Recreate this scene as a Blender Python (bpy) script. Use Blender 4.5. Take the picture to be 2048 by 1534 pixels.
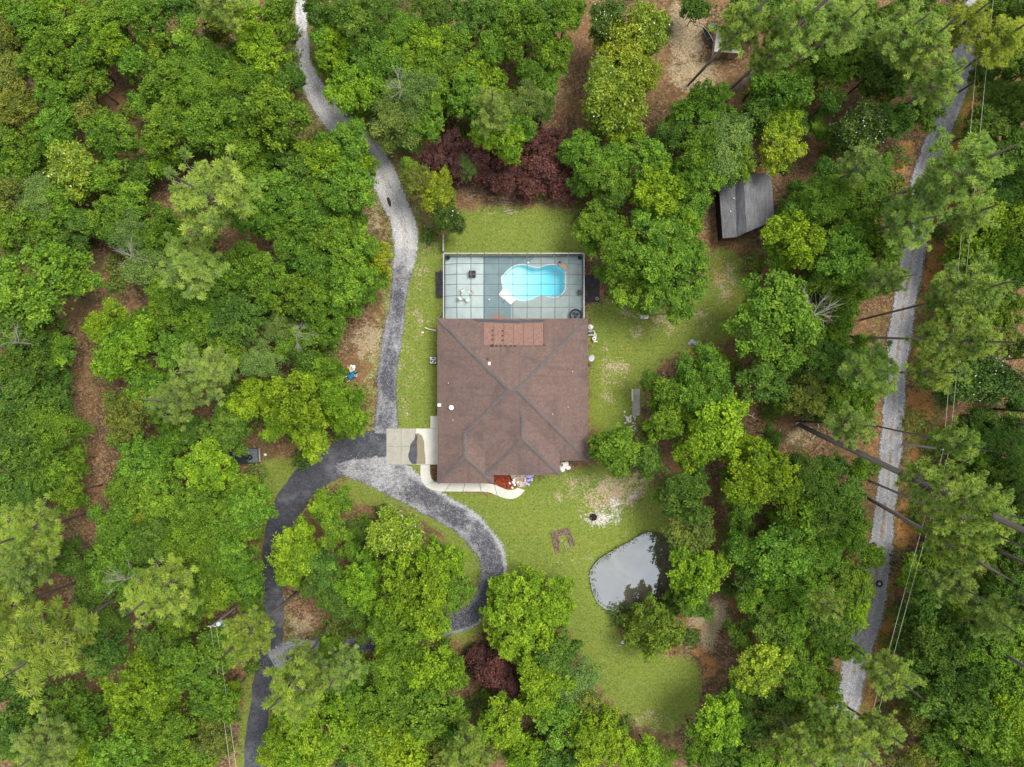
import bpy, bmesh, math, random
import numpy as np
from mathutils import Vector, Matrix, Quaternion

# ------------------------------------------------------------------ scene, camera, light
S = bpy.context.scene
for o in list(bpy.data.objects):
    bpy.data.objects.remove(o)
COL = S.collection
H = 92.5                      # camera height above the lawn in metres
TAN = 0.7196                  # tangent of half the horizontal field of view
cd = bpy.data.cameras.new('camera')
cam = bpy.data.objects.new('camera', cd)
COL.objects.link(cam)
cam.location = (0, 0, H)
cam.rotation_euler = (0, 0, 0)
cd.sensor_fit = 'HORIZONTAL'
cd.angle = 2 * math.atan(TAN)
cd.clip_start = 1.0
cd.clip_end = 5000
S.camera = cam
S.render.resolution_x, S.render.resolution_y = 1024, 767

SUN_EL, SUN_AZ = math.radians(63), math.radians(62)      # azimuth from north (+Y) towards east
W = bpy.data.worlds.new('World')
S.world = W
W.use_nodes = True
wt = W.node_tree
wt.nodes.clear()
w_out = wt.nodes.new('ShaderNodeOutputWorld')
w_bg = wt.nodes.new('ShaderNodeBackground')
w_sky = wt.nodes.new('ShaderNodeTexSky')
w_sky.sky_type = 'NISHITA'
w_sky.sun_disc = False
w_sky.sun_elevation = SUN_EL
w_sky.sun_rotation = SUN_AZ
w_sky.air_density = 1.0
w_sky.dust_density = 3.0
# thin even cloud layer: grey cloud mixed over the clear sky
w_tc = wt.nodes.new('ShaderNodeTexCoord')
w_noise = wt.nodes.new('ShaderNodeTexNoise')
w_noise.inputs['Scale'].default_value = 3.5
w_noise.inputs['Detail'].default_value = 6
w_ramp = wt.nodes.new('ShaderNodeValToRGB')
w_ramp.color_ramp.elements[0].position = 0.3
w_ramp.color_ramp.elements[0].color = (5.6, 6.3, 7.1, 1)
w_ramp.color_ramp.elements[1].position = 0.7
w_ramp.color_ramp.elements[1].color = (10.2, 10.2, 10.0, 1)
w_mix = wt.nodes.new('ShaderNodeMix')
w_mix.data_type = 'RGBA'
w_mix.inputs[0].default_value = 0.78
wt.links.new(w_tc.outputs['Generated'], w_noise.inputs['Vector'])
wt.links.new(w_noise.outputs['Fac'], w_ramp.inputs['Fac'])
wt.links.new(w_sky.outputs['Color'], w_mix.inputs[6])
wt.links.new(w_ramp.outputs['Color'], w_mix.inputs[7])
wt.links.new(w_mix.outputs[2], w_bg.inputs['Color'])
w_bg.inputs['Strength'].default_value = 0.063
wt.links.new(w_bg.outputs['Background'], w_out.inputs['Surface'])

sd = bpy.data.lights.new('sun', 'SUN')
sd.energy = 1.5
sd.angle = math.radians(26)
sd.color = (1.0, 0.95, 0.86)
sun = bpy.data.objects.new('sun', sd)
COL.objects.link(sun)
sdir = Vector((math.sin(SUN_AZ) * math.cos(SUN_EL), math.cos(SUN_AZ) * math.cos(SUN_EL), math.sin(SUN_EL)))
sun.rotation_euler = sdir.to_track_quat('Z', 'Y').to_euler()
sun.location = sdir * 200

vs = S.view_settings
vs.view_transform = 'Standard'
vs.look = 'None'
vs.gamma = 1
vs.use_curve_mapping = False
vs.exposure = 1.33
S.render.engine = 'CYCLES'
S.cycles.max_bounces = 5
S.cycles.diffuse_bounces = 2
S.cycles.glossy_bounces = 3
S.cycles.transparent_max_bounces = 16

# ------------------------------------------------------------------ helpers
rnd = random.Random(7)
M_PER = TAN / 1024.0          # metres per photo pixel per metre of distance

def P(px, py, z=0.0):
    """world point at height z that the photograph shows at pixel px, py"""
    k = M_PER * (H - z)
    return Vector(((px - 1024) * k, -(py - 767) * k, z))

def PX(x, y, z=0.0):
    k = M_PER * (H - z)
    return x / k + 1024, -y / k + 767

def tag(o, label=None, cat=None, group=None, kind=None):
    if label: o['label'] = label
    if cat: o['category'] = cat
    if group: o['group'] = group
    if kind: o['kind'] = kind
    return o

def empty(name, loc=(0, 0, 0), rz=0.0):
    o = bpy.data.objects.new(name, None)
    o.empty_display_size = 0.3
    COL.objects.link(o)
    o.location = loc
    o.rotation_euler = (0, 0, rz)
    return o

def link(name, me, mat=None, parent=None, loc=None):
    o = bpy.data.objects.new(name, me)
    COL.objects.link(o)
    if mat is not None and not me.materials:
        me.materials.append(mat)
    if parent is not None:
        o.parent = parent
    if loc is not None:
        o.location = loc
    return o

class MB:
    """collects shapes into one mesh"""
    def __init__(s):
        s.v = []; s.f = []; s.uv = None
    def add(s, vs_, fs):
        b = len(s.v)
        s.v += [tuple(v) for v in vs_]
        s.f += [tuple(i + b for i in f) for f in fs]
        return s
    def box(s, c, size, rz=0.0, tilt=None):
        hx, hy, hz = size[0] / 2, size[1] / 2, size[2] / 2
        vs_ = [Vector((sx * hx, sy * hy, sz * hz)) for sz in (-1, 1) for sx, sy in ((-1, -1), (1, -1), (1, 1), (-1, 1))]
        m = Matrix.Rotation(rz, 3, 'Z')
        if tilt: m = m @ Matrix.Rotation(tilt[1], 3, tilt[0])
        c = Vector(c)
        return s.add([m @ v + c for v in vs_], [(3, 2, 1, 0), (4, 5, 6, 7), (0, 1, 5, 4), (1, 2, 6, 5), (2, 3, 7, 6), (3, 0, 4, 7)])
    def bar(s, a, b, w, h=None):
        a, b = Vector(a), Vector(b)
        h = h or w
        d = (b - a)
        L = d.length
        if L < 1e-6: return s
        d.normalize()
        up = Vector((0, 0, 1)) if abs(d.z) < 0.95 else Vector((1, 0, 0))
        sx = d.cross(up).normalized(); sy = sx.cross(d)
        vs_ = []
        for p in (a, b):
            for i, j in ((-1, -1), (1, -1), (1, 1), (-1, 1)):
                vs_.append(p + sx * (i * w / 2) + sy * (j * h / 2))
        return s.add(vs_, [(0, 1, 2, 3), (7, 6, 5, 4), (0, 4, 5, 1), (1, 5, 6, 2), (2, 6, 7, 3), (3, 7, 4, 0)])
    def tube(s, pts, radii, n=8, cap=True):
        pts = [Vector(p) for p in pts]
        if not hasattr(radii, '__len__'): radii = [radii] * len(pts)
        rings = []
        for i, p in enumerate(pts):
            d = (pts[min(i + 1, len(pts) - 1)] - pts[max(i - 1, 0)]).normalized()
            up = Vector((0, 0, 1)) if abs(d.z) < 0.9 else Vector((1, 0, 0))
            a = d.cross(up).normalized(); b = d.cross(a)
            rings.append([p + (a * math.cos(2 * math.pi * k / n) + b * math.sin(2 * math.pi * k / n)) * radii[i] for k in range(n)])
        vs_ = [v for r in rings for v in r]
        fs = []
        for i in range(len(pts) - 1):
            for k in range(n):
                fs.append((i * n + k, i * n + (k + 1) % n, (i + 1) * n + (k + 1) % n, (i + 1) * n + k))
        if cap:
            fs.append(tuple(range(n - 1, -1, -1)))
            fs.append(tuple((len(pts) - 1) * n + k for k in range(n)))
        return s.add(vs_, fs)
    def lathe(s, prof, c=(0, 0, 0), n=20):
        c = Vector(c); vs_ = []; fs = []
        for r, z in prof:
            for k in range(n):
                a = 2 * math.pi * k / n
                vs_.append(c + Vector((r * math.cos(a), r * math.sin(a), z)))
        for i in range(len(prof) - 1):
            for k in range(n):
                fs.append((i * n + k, i * n + (k + 1) % n, (i + 1) * n + (k + 1) % n, (i + 1) * n + k))
        fs.append(tuple(range(n - 1, -1, -1)))
        fs.append(tuple((len(prof) - 1) * n + k for k in range(n)))
        return s.add(vs_, fs)
    def prism(s, poly, z0, z1):
        n = len(poly)
        vs_ = [(p[0], p[1], z0) for p in poly] + [(p[0], p[1], z1) for p in poly]
        area = sum(poly[i][0] * poly[(i + 1) % n][1] - poly[(i + 1) % n][0] * poly[i][1] for i in range(n))
        top = tuple(range(n, 2 * n)); bot = tuple(range(n - 1, -1, -1))
        fs = [top, bot] + [(i, (i + 1) % n, n + (i + 1) % n, n + i) for i in range(n)]
        if area < 0: fs = [tuple(reversed(f)) for f in fs]
        return s.add(vs_, fs)
    def build(s, name, mat, parent=None, smooth=False, bevel=0.0, loc=None, tri=False):
        me = bpy.data.meshes.new(name)
        me.from_pydata(s.v, [], s.f)
        if tri or bevel:
            bm = bmesh.new(); bm.from_mesh(me)
            if bevel:
                bmesh.ops.bevel(bm, geom=list(bm.edges), offset=bevel, segments=2, affect='EDGES', clamp_overlap=True)
            if tri:
                bmesh.ops.triangulate(bm, faces=[f for f in bm.faces if len(f.verts) > 4])
            bm.to_mesh(me); bm.free()
        if s.uv:
            l = me.uv_layers.new(name='UVMap')
            l.data.foreach_set('uv', np.array(s.uv, 'f').ravel())
        if smooth:
            me.polygons.foreach_set('use_smooth', [True] * len(me.polygons))
        me.update()
        return link(name, me, mat, parent, loc)

def np_mesh(name, verts, faces_n, k, tint=None, smooth=False):
    """mesh from numpy: verts (N,3); consecutive groups of k verts make one face"""
    me = bpy.data.meshes.new(name)
    nf = faces_n
    me.vertices.add(len(verts))
    me.vertices.foreach_set('co', np.asarray(verts, 'f').ravel())
    me.loops.add(nf * k)
    me.loops.foreach_set('vertex_index', np.arange(nf * k, dtype='i'))
    me.polygons.add(nf)
    me.polygons.foreach_set('loop_start', np.arange(0, nf * k, k, dtype='i'))
    if tint is not None:
        at = me.attributes.new('tint', 'FLOAT', 'FACE')
        at.data.foreach_set('value', np.asarray(tint, 'f'))
    me.update(calc_edges=True)
    return me

def smooth_path(pts, step=1.0):
    """Catmull-Rom through points (tuples of any length), resampled"""
    pts = [np.array(p, float) for p in pts]
    out = []
    for i in range(len(pts) - 1):
        p0 = pts[max(i - 1, 0)]; p1 = pts[i]; p2 = pts[i + 1]; p3 = pts[min(i + 2, len(pts) - 1)]
        n = max(1, int(np.linalg.norm((p2 - p1)[:2]) / step))
        for j in range(n):
            t = j / n
            out.append(0.5 * ((2 * p1) + (-p0 + p2) * t + (2 * p0 - 5 * p1 + 4 * p2 - p3) * t * t + (-p0 + 3 * p1 - 3 * p2 + p3) * t ** 3))
    out.append(pts[-1])
    return out

def inpoly(x, y, poly):
    x = np.asarray(x); y = np.asarray(y)
    r = np.zeros(x.shape, bool)
    n = len(poly)
    for i in range(n):
        x0, y0 = poly[i][0], poly[i][1]; x1, y1 = poly[(i + 1) % n][0], poly[(i + 1) % n][1]
        if y0 == y1: continue
        c = ((y0 > y) != (y1 > y)) & (x < (x1 - x0) * (y - y0) / (y1 - y0) + x0)
        r ^= c
    return r

def near_path(x, y, path):
    """True where (x, y) lies within the half width of a path of (x, y, w)"""
    r = np.zeros(np.shape(x), bool)
    for p in path:
        r |= (x - p[0]) ** 2 + (y - p[1]) ** 2 < p[2] ** 2
    return r

# ------------------------------------------------------------------ materials
class NT:
    def __init__(s, name):
        s.m = bpy.data.materials.new(name)
        s.m.use_nodes = True
        s.t = s.m.node_tree
        s.t.nodes.clear()
        s.out = s.t.nodes.new('ShaderNodeOutputMaterial')
    def n(s, typ, **kw):
        nd = s.t.nodes.new('ShaderNode' + typ)
        for k, v in kw.items():
            if hasattr(nd, k) and k not in ('inputs',):
                setattr(nd, k, v)
        return nd
    def set(s, sock, v):
        if hasattr(v, 'is_output') or isinstance(v, bpy.types.NodeSocket):
            s.t.links.new(v, sock)
        elif hasattr(v, '__len__') and len(v) == 3 and sock.type == 'RGBA':
            sock.default_value = (*v, 1)
        else:
            sock.default_value = v
    def mix(s, fac, a, b, mode='MIX'):
        nd = s.n('Mix', data_type='RGBA', blend_type=mode)
        s.set(nd.inputs[0], fac); s.set(nd.inputs[6], a); s.set(nd.inputs[7], b)
        return nd.outputs[2]
    def math(s, op, a, b=None, c=None, clamp=False):
        nd = s.n('Math', operation=op, use_clamp=clamp)
        s.set(nd.inputs[0], a)
        if b is not None: s.set(nd.inputs[1], b)
        if c is not None: s.set(nd.inputs[2], c)
        return nd.outputs[0]
    def coord(s, kind='Object'):
        return s.n('TexCoord').outputs[kind]
    def noise(s, scale, detail=3, rough=0.55, vec=None, dist=0.0):
        nd = s.n('TexNoise')
        nd.inputs['Scale'].default_value = scale
        nd.inputs['Detail'].default_value = detail
        nd.inputs['Roughness'].default_value = rough
        nd.inputs['Distortion'].default_value = dist
        s.t.links.new(vec if vec is not None else s.coord(), nd.inputs['Vector'])
        return nd.outputs['Fac']
    def vor(s, scale, vec=None, out='Color'):
        nd = s.n('TexVoronoi')
        nd.inputs['Scale'].default_value = scale
        s.t.links.new(vec if vec is not None else s.coord(), nd.inputs['Vector'])
        return nd.outputs[out]
    def ramp(s, fac, stops):
        nd = s.n('ValToRGB')
        cr = nd.color_ramp
        while len(cr.elements) < len(stops): cr.elements.new(0.5)
        for e, (p, c) in zip(cr.elements, stops):
            e.position = p
            e.color = (*c, 1) if hasattr(c, '__len__') else (c, c, c, 1)
        s.set(nd.inputs['Fac'], fac)
        return nd.outputs['Color']
    def step(s, fac, lo, hi):
        nd = s.n('MapRange', interpolation_type='SMOOTHSTEP')
        s.set(nd.inputs['Value'], fac)
        nd.inputs['From Min'].default_value = lo; nd.inputs['From Max'].default_value = hi
        return nd.outputs[0]
    def bump(s, h, strength=0.5, dist=0.05):
        nd = s.n('Bump')
        nd.inputs['Strength'].default_value = strength
        nd.inputs['Distance'].default_value = dist
        s.t.links.new(h, nd.inputs['Height'])
        return nd.outputs['Normal']
    def pbr(s, color, rough=0.7, spec=0.3, normal=None, metal=0.0):
        b = s.n('BsdfPrincipled')
        s.set(b.inputs['Base Color'], color)
        s.set(b.inputs['Roughness'], rough)
        s.set(b.inputs['Specular IOR Level'], spec)
        s.set(b.inputs['Metallic'], metal)
        if normal is not None: s.t.links.new(normal, b.inputs['Normal'])
        return b.outputs[0]
    def end(s, shader, volume=None):
        s.t.links.new(shader, s.out.inputs['Surface'])
        if volume is not None: s.t.links.new(volume, s.out.inputs['Volume'])
        return s.m

MATS = {}
def plain(name, col, rough=0.6, spec=0.3, var=0.12, scale=3.0, metal=0.0):
    if name in MATS: return MATS[name]
    t = NT(name)
    n = t.noise(scale, 4)
    lo = tuple(c * (1 - var) for c in col); hi = tuple(min(1, c * (1 + var)) for c in col)
    c = t.ramp(n, [(0.3, lo), (0.7, hi)])
    MATS[name] = t.end(t.pbr(c, rough, spec, metal=metal))
    return MATS[name]

def mat_leaf(name, rough=0.5, spec=0.25, trans=0.3):
    t = NT(name)
    oi = t.n('ObjectInfo')
    at = t.n('Attribute', attribute_name='tint')
    tint = at.outputs['Fac']
    dark = t.mix(1.0, oi.outputs['Color'], (0.58, 0.66, 0.60), 'MULTIPLY')
    light = t.mix(1.0, oi.outputs['Color'], (1.95, 1.65, 1.05), 'MULTIPLY')
    c = t.mix(tint, dark, light)
    n = t.noise(0.5, 2)
    c = t.mix(t.step(n, 0.35, 0.7), c, t.mix(1.0, c, (0.78, 0.86, 0.84), 'MULTIPLY'))
    p = t.pbr(c, rough, spec)
    tr = t.n('BsdfTranslucent')
    t.set(tr.inputs['Color'], t.mix(1.0, c, (1.15, 1.1, 0.7), 'MULTIPLY'))
    ms = t.n('MixShader')
    ms.inputs[0].default_value = trans
    t.t.links.new(p, ms.inputs[1]); t.t.links.new(tr.outputs[0], ms.inputs[2])
    return t.end(ms.outputs[0])

M_LEAF = mat_leaf('leaf', 0.55, 0.13, 0.17)
M_GLOSSY_LEAF = mat_leaf('glossy_leaf', 0.4, 0.3, 0.12)
M_NEEDLE = mat_leaf('pine_needle', 0.6, 0.12, 0.25)

def mat_bark(name, a, b):
    t = NT(name)
    n = t.noise(2.2, 5, 0.65)
    v = t.vor(6.0, out='Distance')
    c = t.ramp(n, [(0.3, a), (0.7, b)])
    c = t.mix(t.step(v, 0.0, 0.5), t.mix(1.0, c, (0.55, 0.55, 0.55), 'MULTIPLY'), c)
    return t.end(t.pbr(c, 0.9, 0.1))
M_BARK = mat_bark('bark', (0.10, 0.075, 0.055), (0.20, 0.17, 0.14))
M_PINE_BARK = mat_bark('pine_bark', (0.12, 0.098, 0.088), (0.25, 0.215, 0.195))
M_BLEACH = mat_bark('bleached_wood', (0.42, 0.38, 0.33), (0.62, 0.58, 0.52))
M_DEAD = mat_bark('dead_wood', (0.24, 0.21, 0.185), (0.38, 0.35, 0.31))

def mat_ground():
    t = NT('ground')
    co = t.coord('Object')
    at = t.n('Attribute', attribute_name='mask')
    sep = t.n('SeparateColor')
    t.t.links.new(at.outputs['Color'], sep.inputs[0])
    g, o_, d_ = sep.outputs[0], sep.outputs[1], sep.outputs[2]
    a_ = at.outputs['Alpha']
    big = t.noise(0.12, 4, 0.6, co); mid = t.noise(0.7, 4, 0.62, co); fine = t.noise(4.5, 3, 0.7, co); grain = t.vor(5.5, co)
    gs = t.n('SeparateColor'); t.t.links.new(grain, gs.inputs[0]); gr = gs.outputs[0]
    # leaf litter over red-brown soil
    lit = t.ramp(mid, [(0.25, (0.075, 0.045, 0.026)), (0.5, (0.155, 0.093, 0.050)), (0.75, (0.25, 0.160, 0.088))])
    lit = t.mix(t.step(gr, 0.55, 1.0), lit, (0.31, 0.205, 0.125))
    lit = t.mix(t.step(gr, 0.35, 0.0), lit, (0.075, 0.048, 0.03))
    lit = t.mix(t.math('MULTIPLY', t.step(big, 0.42, 0.65), 0.6), lit, (0.24, 0.135, 0.062))
    lit = t.mix(t.math('MULTIPLY', t.step(t.noise(0.3, 4, 0.6, co), 0.5, 0.68), 0.55), lit, (0.075, 0.085, 0.032))
    # mown grass
    gcol = t.ramp(fine, [(0.25, (0.088, 0.130, 0.022)), (0.5, (0.158, 0.208, 0.036)), (0.8, (0.255, 0.275, 0.070))])
    gcol = t.mix(t.step(big, 0.4, 0.62), gcol, t.mix(1.0, gcol, (1.10, 1.04, 1.0), 'MULTIPLY'))
    gcol = t.mix(t.step(mid, 0.58, 0.85), gcol, (0.27, 0.225, 0.09))
    gcol = t.mix(t.step(mid, 0.42, 0.25), gcol, t.mix(1.0, gcol, (0.68, 0.80, 0.8), 'MULTIPLY'))
    wv = t.n('TexWave', bands_direction='Y'); wv.inputs['Scale'].default_value = 0.55; wv.inputs['Distortion'].default_value = 2.5; t.t.links.new(co, wv.inputs['Vector'])
    gcol = t.mix(t.math('MULTIPLY', wv.outputs['Fac'], 0.22), gcol, t.mix(1.0, gcol, (0.72, 0.82, 0.8), 'MULTIPLY'))
    gcol = t.mix(t.math('MULTIPLY', t.step(gr, 0.82, 1.0), 0.4), gcol, (0.30, 0.27, 0.12))
    gcol = t.mix(t.math('MULTIPLY', t.step(gr, 0.2, 0.0), 0.45), gcol, (0.06, 0.095, 0.02))
    # orange clay
    ocol = t.ramp(fine, [(0.25, (0.27, 0.115, 0.035)), (0.55, (0.42, 0.20, 0.07)), (0.85, (0.52, 0.31, 0.15))])
    # dry straw and pale sand
    dcol = t.ramp(fine, [(0.25, (0.17, 0.125, 0.07)), (0.5, (0.33, 0.26, 0.155)), (0.8, (0.52, 0.45, 0.32))])
    # ash-white bare ground
    acol = t.ramp(gr, [(0.1, (0.28, 0.25, 0.18)), (0.45, (0.45, 0.42, 0.35)), (0.9, (0.66, 0.64, 0.57))])
    wob = t.math('ADD', t.math('MULTIPLY', t.math('SUBTRACT', mid, 0.5), 1.1), t.math('MULTIPLY', t.math('SUBTRACT', fine, 0.5), 0.9))
    def sel(m, lo=0.35, hi=0.65): return t.step(t.math('ADD', m, t.math('MULTIPLY', wob, t.math('MULTIPLY', t.math('GREATER_THAN', m, 0.02), 1.0))), lo, hi)
    c = t.mix(sel(g), lit, gcol)
    c = t.mix(sel(d_), c, dcol)
    c = t.mix(sel(o_), c, ocol)
    c = t.mix(sel(a_), c, acol)
    hgt = t.math('ADD', fine, t.math('MULTIPLY', gr, 0.6))
    return t.end(t.pbr(c, 0.95, 0.08, t.bump(hgt, 0.6, 0.12)))
M_GROUND = mat_ground()

def mat_road(name, kind):
    t = NT(name)
    co = t.coord('Object'); uv = t.coord('UV')
    su = t.n('SeparateXYZ'); t.t.links.new(uv, su.inputs[0])
    u = su.outputs[0]; v = su.outputs[1]
    au = t.math('ABSOLUTE', u)
    vs_ = t.n('SeparateColor'); t.t.links.new(t.vor(13.0, co), vs_.inputs[0]); gr = vs_.outputs[0]
    vs2 = t.n('SeparateColor'); t.t.links.new(t.vor(3.4, co), vs2.inputs[0]); g2 = vs2.outputs[1]
    mid = t.noise(0.45, 4, 0.6, co); fine = t.noise(2.2, 4, 0.7, co)
    if kind == 'asphalt':
        c = t.ramp(fine, [(0.2, (0.034, 0.035, 0.044)), (0.55, (0.06, 0.062, 0.074)), (0.85, (0.105, 0.105, 0.12))])
        c = t.mix(t.step(mid, 0.45, 0.72), c, (0.12, 0.123, 0.135))
        c = t.mix(t.math('MULTIPLY', t.step(gr, 0.8, 1.0), 0.35), c, (0.25, 0.25, 0.27))
    else:
        c = t.ramp(gr, [(0.05, (0.19, 0.188, 0.195)), (0.4, (0.29, 0.29, 0.30)), (0.75, (0.39, 0.39, 0.40)), (1.0, (0.54, 0.53, 0.53))])
        c = t.mix(t.math('MULTIPLY', t.step(g2, 0.6, 1.0), 0.25), c, (0.17, 0.165, 0.165))
        c = t.mix(t.math('MULTIPLY', t.step(t.noise(0.9, 5, 0.7, co, 0.6), 0.52, 0.72), 0.5), c, (0.25, 0.205, 0.155))
        c = t.mix(t.math('MULTIPLY', t.step(t.math('ABSOLUTE', t.math('SUBTRACT', au, 0.45)), 0.3, 0.05), 0.3), c, (0.47, 0.465, 0.465))
        at = t.n('Attribute', attribute_name='wear')
        dk = t.step(t.math('ADD', at.outputs['Fac'], t.math('ADD', t.math('MULTIPLY', t.math('SUBTRACT', mid, 0.5), 1.3), t.math('MULTIPLY', t.math('SUBTRACT', fine, 0.5), 0.9))), 0.15, 0.85)
        c = t.mix(t.step(at.outputs['Fac'], -0.05, -0.28), c, t.mix(1.0, c, (1.34, 1.31, 1.27), 'MULTIPLY'))
        darkg = t.ramp(gr, [(0.1, (0.045, 0.046, 0.055)), (0.6, (0.085, 0.085, 0.10)), (1.0, (0.20, 0.20, 0.22))])
        c = t.mix(dk, c, darkg)
        if kind == 'track':
            cen = t.math('ADD', t.math('ABSOLUTE', t.math('SUBTRACT', u, 0.05)), t.math('MULTIPLY', t.math('SUBTRACT', fine, 0.5), 0.5))
            dirt = t.ramp(fine, [(0.3, (0.16, 0.12, 0.075)), (0.6, (0.30, 0.22, 0.14)), (0.8, (0.16, 0.19, 0.06))])
            c = t.mix(t.math('MULTIPLY', t.step(cen, 0.22, 0.0), t.step(mid, 0.38, 0.6)), c, dirt)
            tr = t.math('ABSOLUTE', t.math('SUBTRACT', t.math('ABSOLUTE', u), 0.5))
            c = t.mix(t.math('MULTIPLY', t.step(tr, 0.3, 0.05), 0.5), t.mix(1.0, c, (1.12, 1.12, 1.14), 'MULTIPLY'), t.mix(1.0, c, (0.62, 0.62, 0.66), 'MULTIPLY'))
        else:
            pale = t.step(t.math('ADD', t.math('ABSOLUTE', t.math('SUBTRACT', au, 0.75)), t.math('MULTIPLY', t.math('SUBTRACT', mid, 0.5), 0.9)), 0.25, 0.0)
            c = t.mix(t.math('MULTIPLY', pale, 0.18), c, (0.40, 0.40, 0.42))
        tan = t.step(mid, 0.62, 0.78)
        c = t.mix(t.math('MULTIPLY', tan, 0.45), c, (0.30, 0.24, 0.17))
    p = t.pbr(c, 0.92, 0.15, t.bump(t.math('ADD', gr, fine), 0.5, 0.05))
    tp = t.n('BsdfTransparent')
    edge = t.math('ADD', au, t.math('MULTIPLY', t.math('SUBTRACT', t.noise(2.8, 5, 0.75, co), 0.5), {'gravel': 0.85, 'track': 1.15, 'asphalt': 0.14}[kind]))
    ms = t.n('MixShader')
    t.set(ms.inputs[0], t.step(edge, 0.86, 0.98) if kind != 'asphalt' else t.step(edge, 0.97, 1.0))
    t.t.links.new(p, ms.inputs[1]); t.t.links.new(tp.outputs[0], ms.inputs[2])
    return t.end(ms.outputs[0])
M_ASPHALT = mat_road('asphalt', 'asphalt'); M_GRAVEL = mat_road('gravel', 'gravel'); M_TRACK = mat_road('gravel_track', 'track')

def mat_concrete(name, a, b, stain=(0.3, 0.27, 0.2), amt=0.4):
    t = NT(name)
    n = t.noise(0.6, 5, 0.65); f = t.noise(9, 3)
    c = t.mix(t.step(n, 0.3, 0.7), a, b)
    c = t.mix(t.math('MULTIPLY', t.step(t.noise(0.9, 5, 0.7, dist=0.8), 0.52, 0.75), amt), c, stain)
    c = t.mix(0.12, c, t.ramp(f, [(0.3, 0.2), (0.7, 0.8)]))
    return t.end(t.pbr(c, 0.85, 0.2, t.bump(f, 0.2, 0.01)))
M_CONC = mat_concrete('new_concrete', (0.50, 0.485, 0.42), (0.58, 0.56, 0.49), (0.42, 0.40, 0.32), 0.35)
M_CONC_OLD = mat_concrete('stained_concrete', (0.29, 0.275, 0.215), (0.36, 0.34, 0.27), (0.17, 0.165, 0.14), 0.55)

def mat_shingle(name, a, b, c3, blotch, bw=0.32, bh=0.15):
    t = NT(name)
    uv = t.coord('UV'); co = t.coord('Object')
    br = t.n('TexBrick')
    t.t.links.new(uv, br.inputs['Vector'])
    br.inputs['Color1'].default_value = (*a, 1); br.inputs['Color2'].default_value = (*b, 1)
    br.inputs['Mortar'].default_value = tuple(x * 0.45 for x in a) + (1,)
    br.inputs['Scale'].default_value = 1.0
    br.inputs['Mortar Size'].default_value = 0.012
    br.inputs['Brick Width'].default_value = bw; br.inputs['Row Height'].default_value = bh
    g = t.n('SeparateColor'); t.t.links.new(t.vor(11.0, uv), g.inputs[0])
    c = t.mix(t.math('MULTIPLY', g.outputs[0], 0.6), br.outputs['Color'], c3)
    c = t.mix(t.math('MULTIPLY', t.step(t.noise(0.35, 5, 0.65, co), 0.46, 0.72), 0.7), c, blotch)
    sc = t.n('Mapping'); t.t.links.new(uv, sc.inputs['Vector']); sc.inputs['Scale'].default_value = (1.6, 0.14, 1)
    c = t.mix(t.math('MULTIPLY', t.step(t.noise(1.0, 3, 0.6, sc.outputs[0]), 0.48, 0.75), 0.45), c, blotch)
    return t.end(t.pbr(c, 0.9, 0.15, t.bump(br.outputs['Fac'], 0.4, -0.01)))
M_SHINGLE = mat_shingle('brown_shingles', (0.128, 0.082, 0.070), (0.172, 0.111, 0.095), (0.22, 0.158, 0.139), (0.085, 0.067, 0.066))
M_SHINGLE_GREY = mat_shingle('grey_shingles', (0.105, 0.105, 0.115), (0.20, 0.20, 0.213), (0.185, 0.187, 0.20), (0.105, 0.105, 0.115), 0.75, 0.17)
# ------------------------------------------------------------------ layout of the open ground (photo pixels on the lawn plane)
def path_m(pts, step=0.8):
    """(px, py, half width px) -> smoothed metres"""
    g = M_PER * H
    return smooth_path([((p[0] - 1024) * g, -(p[1] - 767) * g, p[2] * g) for p in pts], step)
def poly_m(pts):
    g = M_PER * H
    return [((p[0] - 1024) * g, -(p[1] - 767) * g) for p in pts]

DRIVE_N = path_m([(596, -40, 12), (600, 20, 13), (604, 80, 15), (610, 130, 18), (637, 190, 26), (680, 245, 31), (724, 288, 30), (760, 340, 29), (786, 395, 27), (804, 440, 27), (812, 480, 26), (806, 530, 21), (799, 580, 16), (790, 640, 18), (780, 700, 21), (775, 760, 22), (775, 820, 23), (772, 868, 24)])
ASPH = path_m([(800, 893, 36), (770, 893, 37), (735, 900, 38), (690, 915, 36), (640, 940, 34), (602, 972, 31), (574, 1015, 28), (556, 1065, 24), (546, 1120, 21), (545, 1180, 19), (550, 1230, 19), (545, 1280, 20), (531, 1330, 20), (521, 1390, 19), (514, 1450, 20), (506, 1560, 20)])
LOOP = path_m([(672, 938, 9), (700, 936, 20), (738, 942, 30), (778, 950, 40), (815, 972, 36), (862, 1003, 30), (910, 1030, 29), (950, 1060, 30), (978, 1100, 30), (988, 1140, 29), (978, 1190, 28), (950, 1228, 25), (905, 1248, 21), (840, 1264, 18), (780, 1277, 17), (720, 1290, 17), (650, 1298, 20), (590, 1303, 24), (545, 1325, 22)])
LANE = path_m([(1968, -60, 24), (1955, 0, 24), (1922, 130, 24), (1902, 200, 25), (1880, 262, 26), (1856, 330, 25), (1842, 390, 25), (1835, 440, 25), (1827, 500, 24), (1815, 570, 24), (1805, 630, 24), (1797, 700, 24), (1791, 760, 24), (1788, 800, 23), (1785, 850, 23), (1782, 900, 23), (1777, 960, 22), (1771, 1010, 22), (1765, 1060, 24), (1758, 1120, 26), (1750, 1170, 28), (1739, 1220, 29), (1727, 1270, 28), (1711, 1330, 26), (1699, 1390, 26), (1689, 1430, 26), (1670, 1490, 26), (1650, 1570, 26)])
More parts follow.
